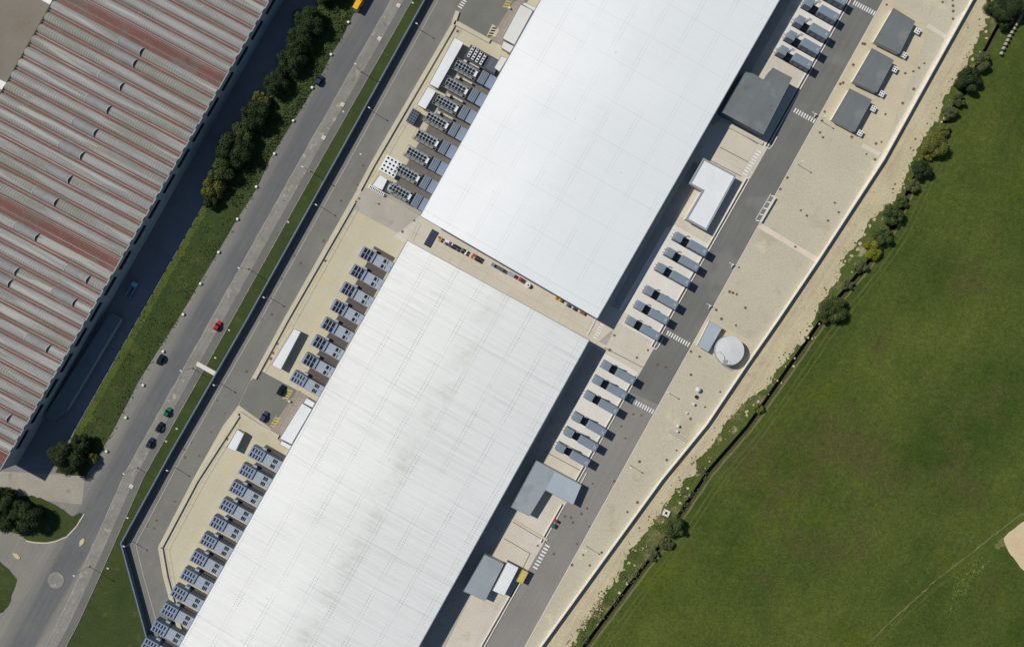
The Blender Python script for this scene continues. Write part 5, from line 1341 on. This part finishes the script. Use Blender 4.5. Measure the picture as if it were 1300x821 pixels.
for x,y,r,h,lf,lab in RT: shrub(x,y,r,h,lf,lab,'trees and shrubs along the ditch') if h < 3.4 else tree(x,y,r,h,lf,lab,group='trees and shrubs along the ditch',ls=.45)

def inside(p, poly):
    c = False; n = len(poly); j = n-1
    for i in range(n):
        if (poly[i][1] > p[1]) != (poly[j][1] > p[1]) and p[0] < (poly[j][0]-poly[i][0])*(p[1]-poly[i][1])/(poly[j][1]-poly[i][1])+poly[i][0]: c = not c
        j = i
    return c
from mathutils import noise as mnoise
def scatter(name, poly, n, size, hmax, leaf, thr=-1.0, ns=0.06, seed=0.0, label=None):
    vs, fs = [], []; xs = [p[0] for p in poly]; ys = [p[1] for p in poly]; tries = 0; cnt = 0
    while cnt < n and tries < n*14:
        tries += 1
        p = (R.uniform(max(min(xs),-40),min(max(xs),1340)), R.uniform(max(min(ys),-40),min(max(ys),860)))
        if not inside(p, poly): continue
        nv = mnoise.noise(Vector((p[0]*ns+seed, p[1]*ns, seed)))
        if nv < thr: continue
        q = P(*p); hh = hmax*R.uniform(.2,1)*min(1.0,.5+nv)
        leafquad(vs, fs, Vector((q[0],q[1],0.03+max(.05,hh))), size*R.uniform(.5,1.3), (R.gauss(0,.6),R.gauss(0,.6),1)); cnt += 1
    mb = MB(); mb.add(vs, fs); o = mb.build(name, LEAF[leaf]); o['kind'] = 'stuff'; return o
strip = SANDR[1:-1] + [(r[0][0]-1.0, r[0][1]) for r in rows[2:-1]][::-1]
bankpoly = ROADL[:-1] + BANKL[:-1][::-1]
scatter('strip_weeds', strip, 4200, .5, .3, 'weed', -0.05, .07, 3.1)
scatter('dry_weeds', strip, 2200, .45, .3, 'dry', 0.08, .06, 9.7)
scatter('bank_weeds', bankpoly, 4200, .55, .3, 'mid', -0.05, .06, 5.3)
scatter('tall_bank_weeds', bankpoly, 1500, .6, .6, 'dark', 0.12, .07, 15.3)
scatter('pale_bank_weeds', bankpoly, 1800, .5, .3, 'olive', 0.1, .09, 25.3)
scatter('dry_grass_tufts', [(1206,748),(1218,724),(1233,712),(1250,704),(1256,712),(1242,728),(1230,748),(1206,776)], 1000, .6, .1, 'weed', -0.3, .2, 71.3)
upper = [(410,-8),(300,190),(268,255),(300,262),(345,195),(398,108),(420,68),(448,18),(460,-8)]
scatter('bank_scrub', upper, 2600, .75, 1.0, 'mid', -0.05, .08, 81.3)
scatter('dark_bank_scrub', upper, 1600, .75, 1.2, 'dark', 0.05, .08, 85.3)
lowstrip = [(892,590),(842,652),(800,704),(770,745),(716,820),(742,820),(812,727),(858,660),(905,598)]
scatter('bramble', lowstrip, 1500, .6, .5, 'dusty', 0.0, .09, 91.3)
# ragged vegetation along the road edge and in the sandy track margin
edgeband = [(x-7,y-4) for x,y in ROADL] + [(x+2.2,y+1) for x,y in ROADL[::-1]]
scatter('roadside_weeds', edgeband, 2600, .6, .8, 'dark', -0.1, .13, 33.3)
scatter('dry_roadside_weeds', edgeband, 1200, .5, .5, 'dry', 0.05, .15, 41.3)
sandband = [(x-7,y-3) for x,y in SANDR[1:-1]] + [(x+4,y+2) for x,y in SANDR[1:-1][::-1]]
scatter('track_margin_weeds', sandband, 2600, .55, .3, 'weed', 0.02, .16, 51.3)
wallband = [(x+5,y+3) for x,y in WALL[1:-1]] + [(x+9,y+5) for x,y in WALL[1:-1][::-1]]
scatter('wall_foot_weeds', wallband, 260, .6, .4, 'dark', 0.28, .12, 61.3)

# ------------------------------------------------------------------ light, sky, camera
EL = math.radians(39.3); AZ = math.radians(31.5)
d = Vector((math.cos(AZ)*math.cos(EL), -math.sin(AZ)*math.cos(EL), -math.sin(EL)))
sl = bpy.data.lights.new('sun', 'SUN'); sl.energy = 5.0; sl.angle = math.radians(0.5); sl.color = (1.0, 0.965, 0.905)
so = bpy.data.objects.new('sun', sl); COL.objects.link(so); so.rotation_euler = d.to_track_quat('-Z','Y').to_euler(); so.location = (-200,150,200)
w = bpy.data.worlds.new('World'); scn.world = w; w.use_nodes = True
nt = w.node_tree; bg = nt.nodes['Background']; sky = nt.nodes.new('ShaderNodeTexSky'); sky.sky_type = 'NISHITA'; sky.sun_disc = False
sky.sun_elevation = EL; sky.sun_rotation = math.atan2(-d.x, -d.y)
nt.links.new(sky.outputs[0], bg.inputs[0]); bg.inputs[1].default_value = 0.075; sky.ozone_density = 2.6; sky.air_density = 1.0; sky.dust_density = 0.2
cd = bpy.data.cameras.new('camera'); cam = bpy.data.objects.new('camera', cd); COL.objects.link(cam)
cam.location = (0,0,H); cam.rotation_euler = (0,0,0); cd.sensor_width = 36; cd.lens = 36*H/(1300*S); cd.shift_y = -45.5/1300; cd.clip_end = 8000; cd.clip_start = 1
scn.camera = cam
scn.view_settings.view_transform = 'Standard'; scn.view_settings.look = 'None'; scn.view_settings.gamma = 1.0; scn.view_settings.use_curve_mapping = False
scn.view_settings.exposure = 0.0
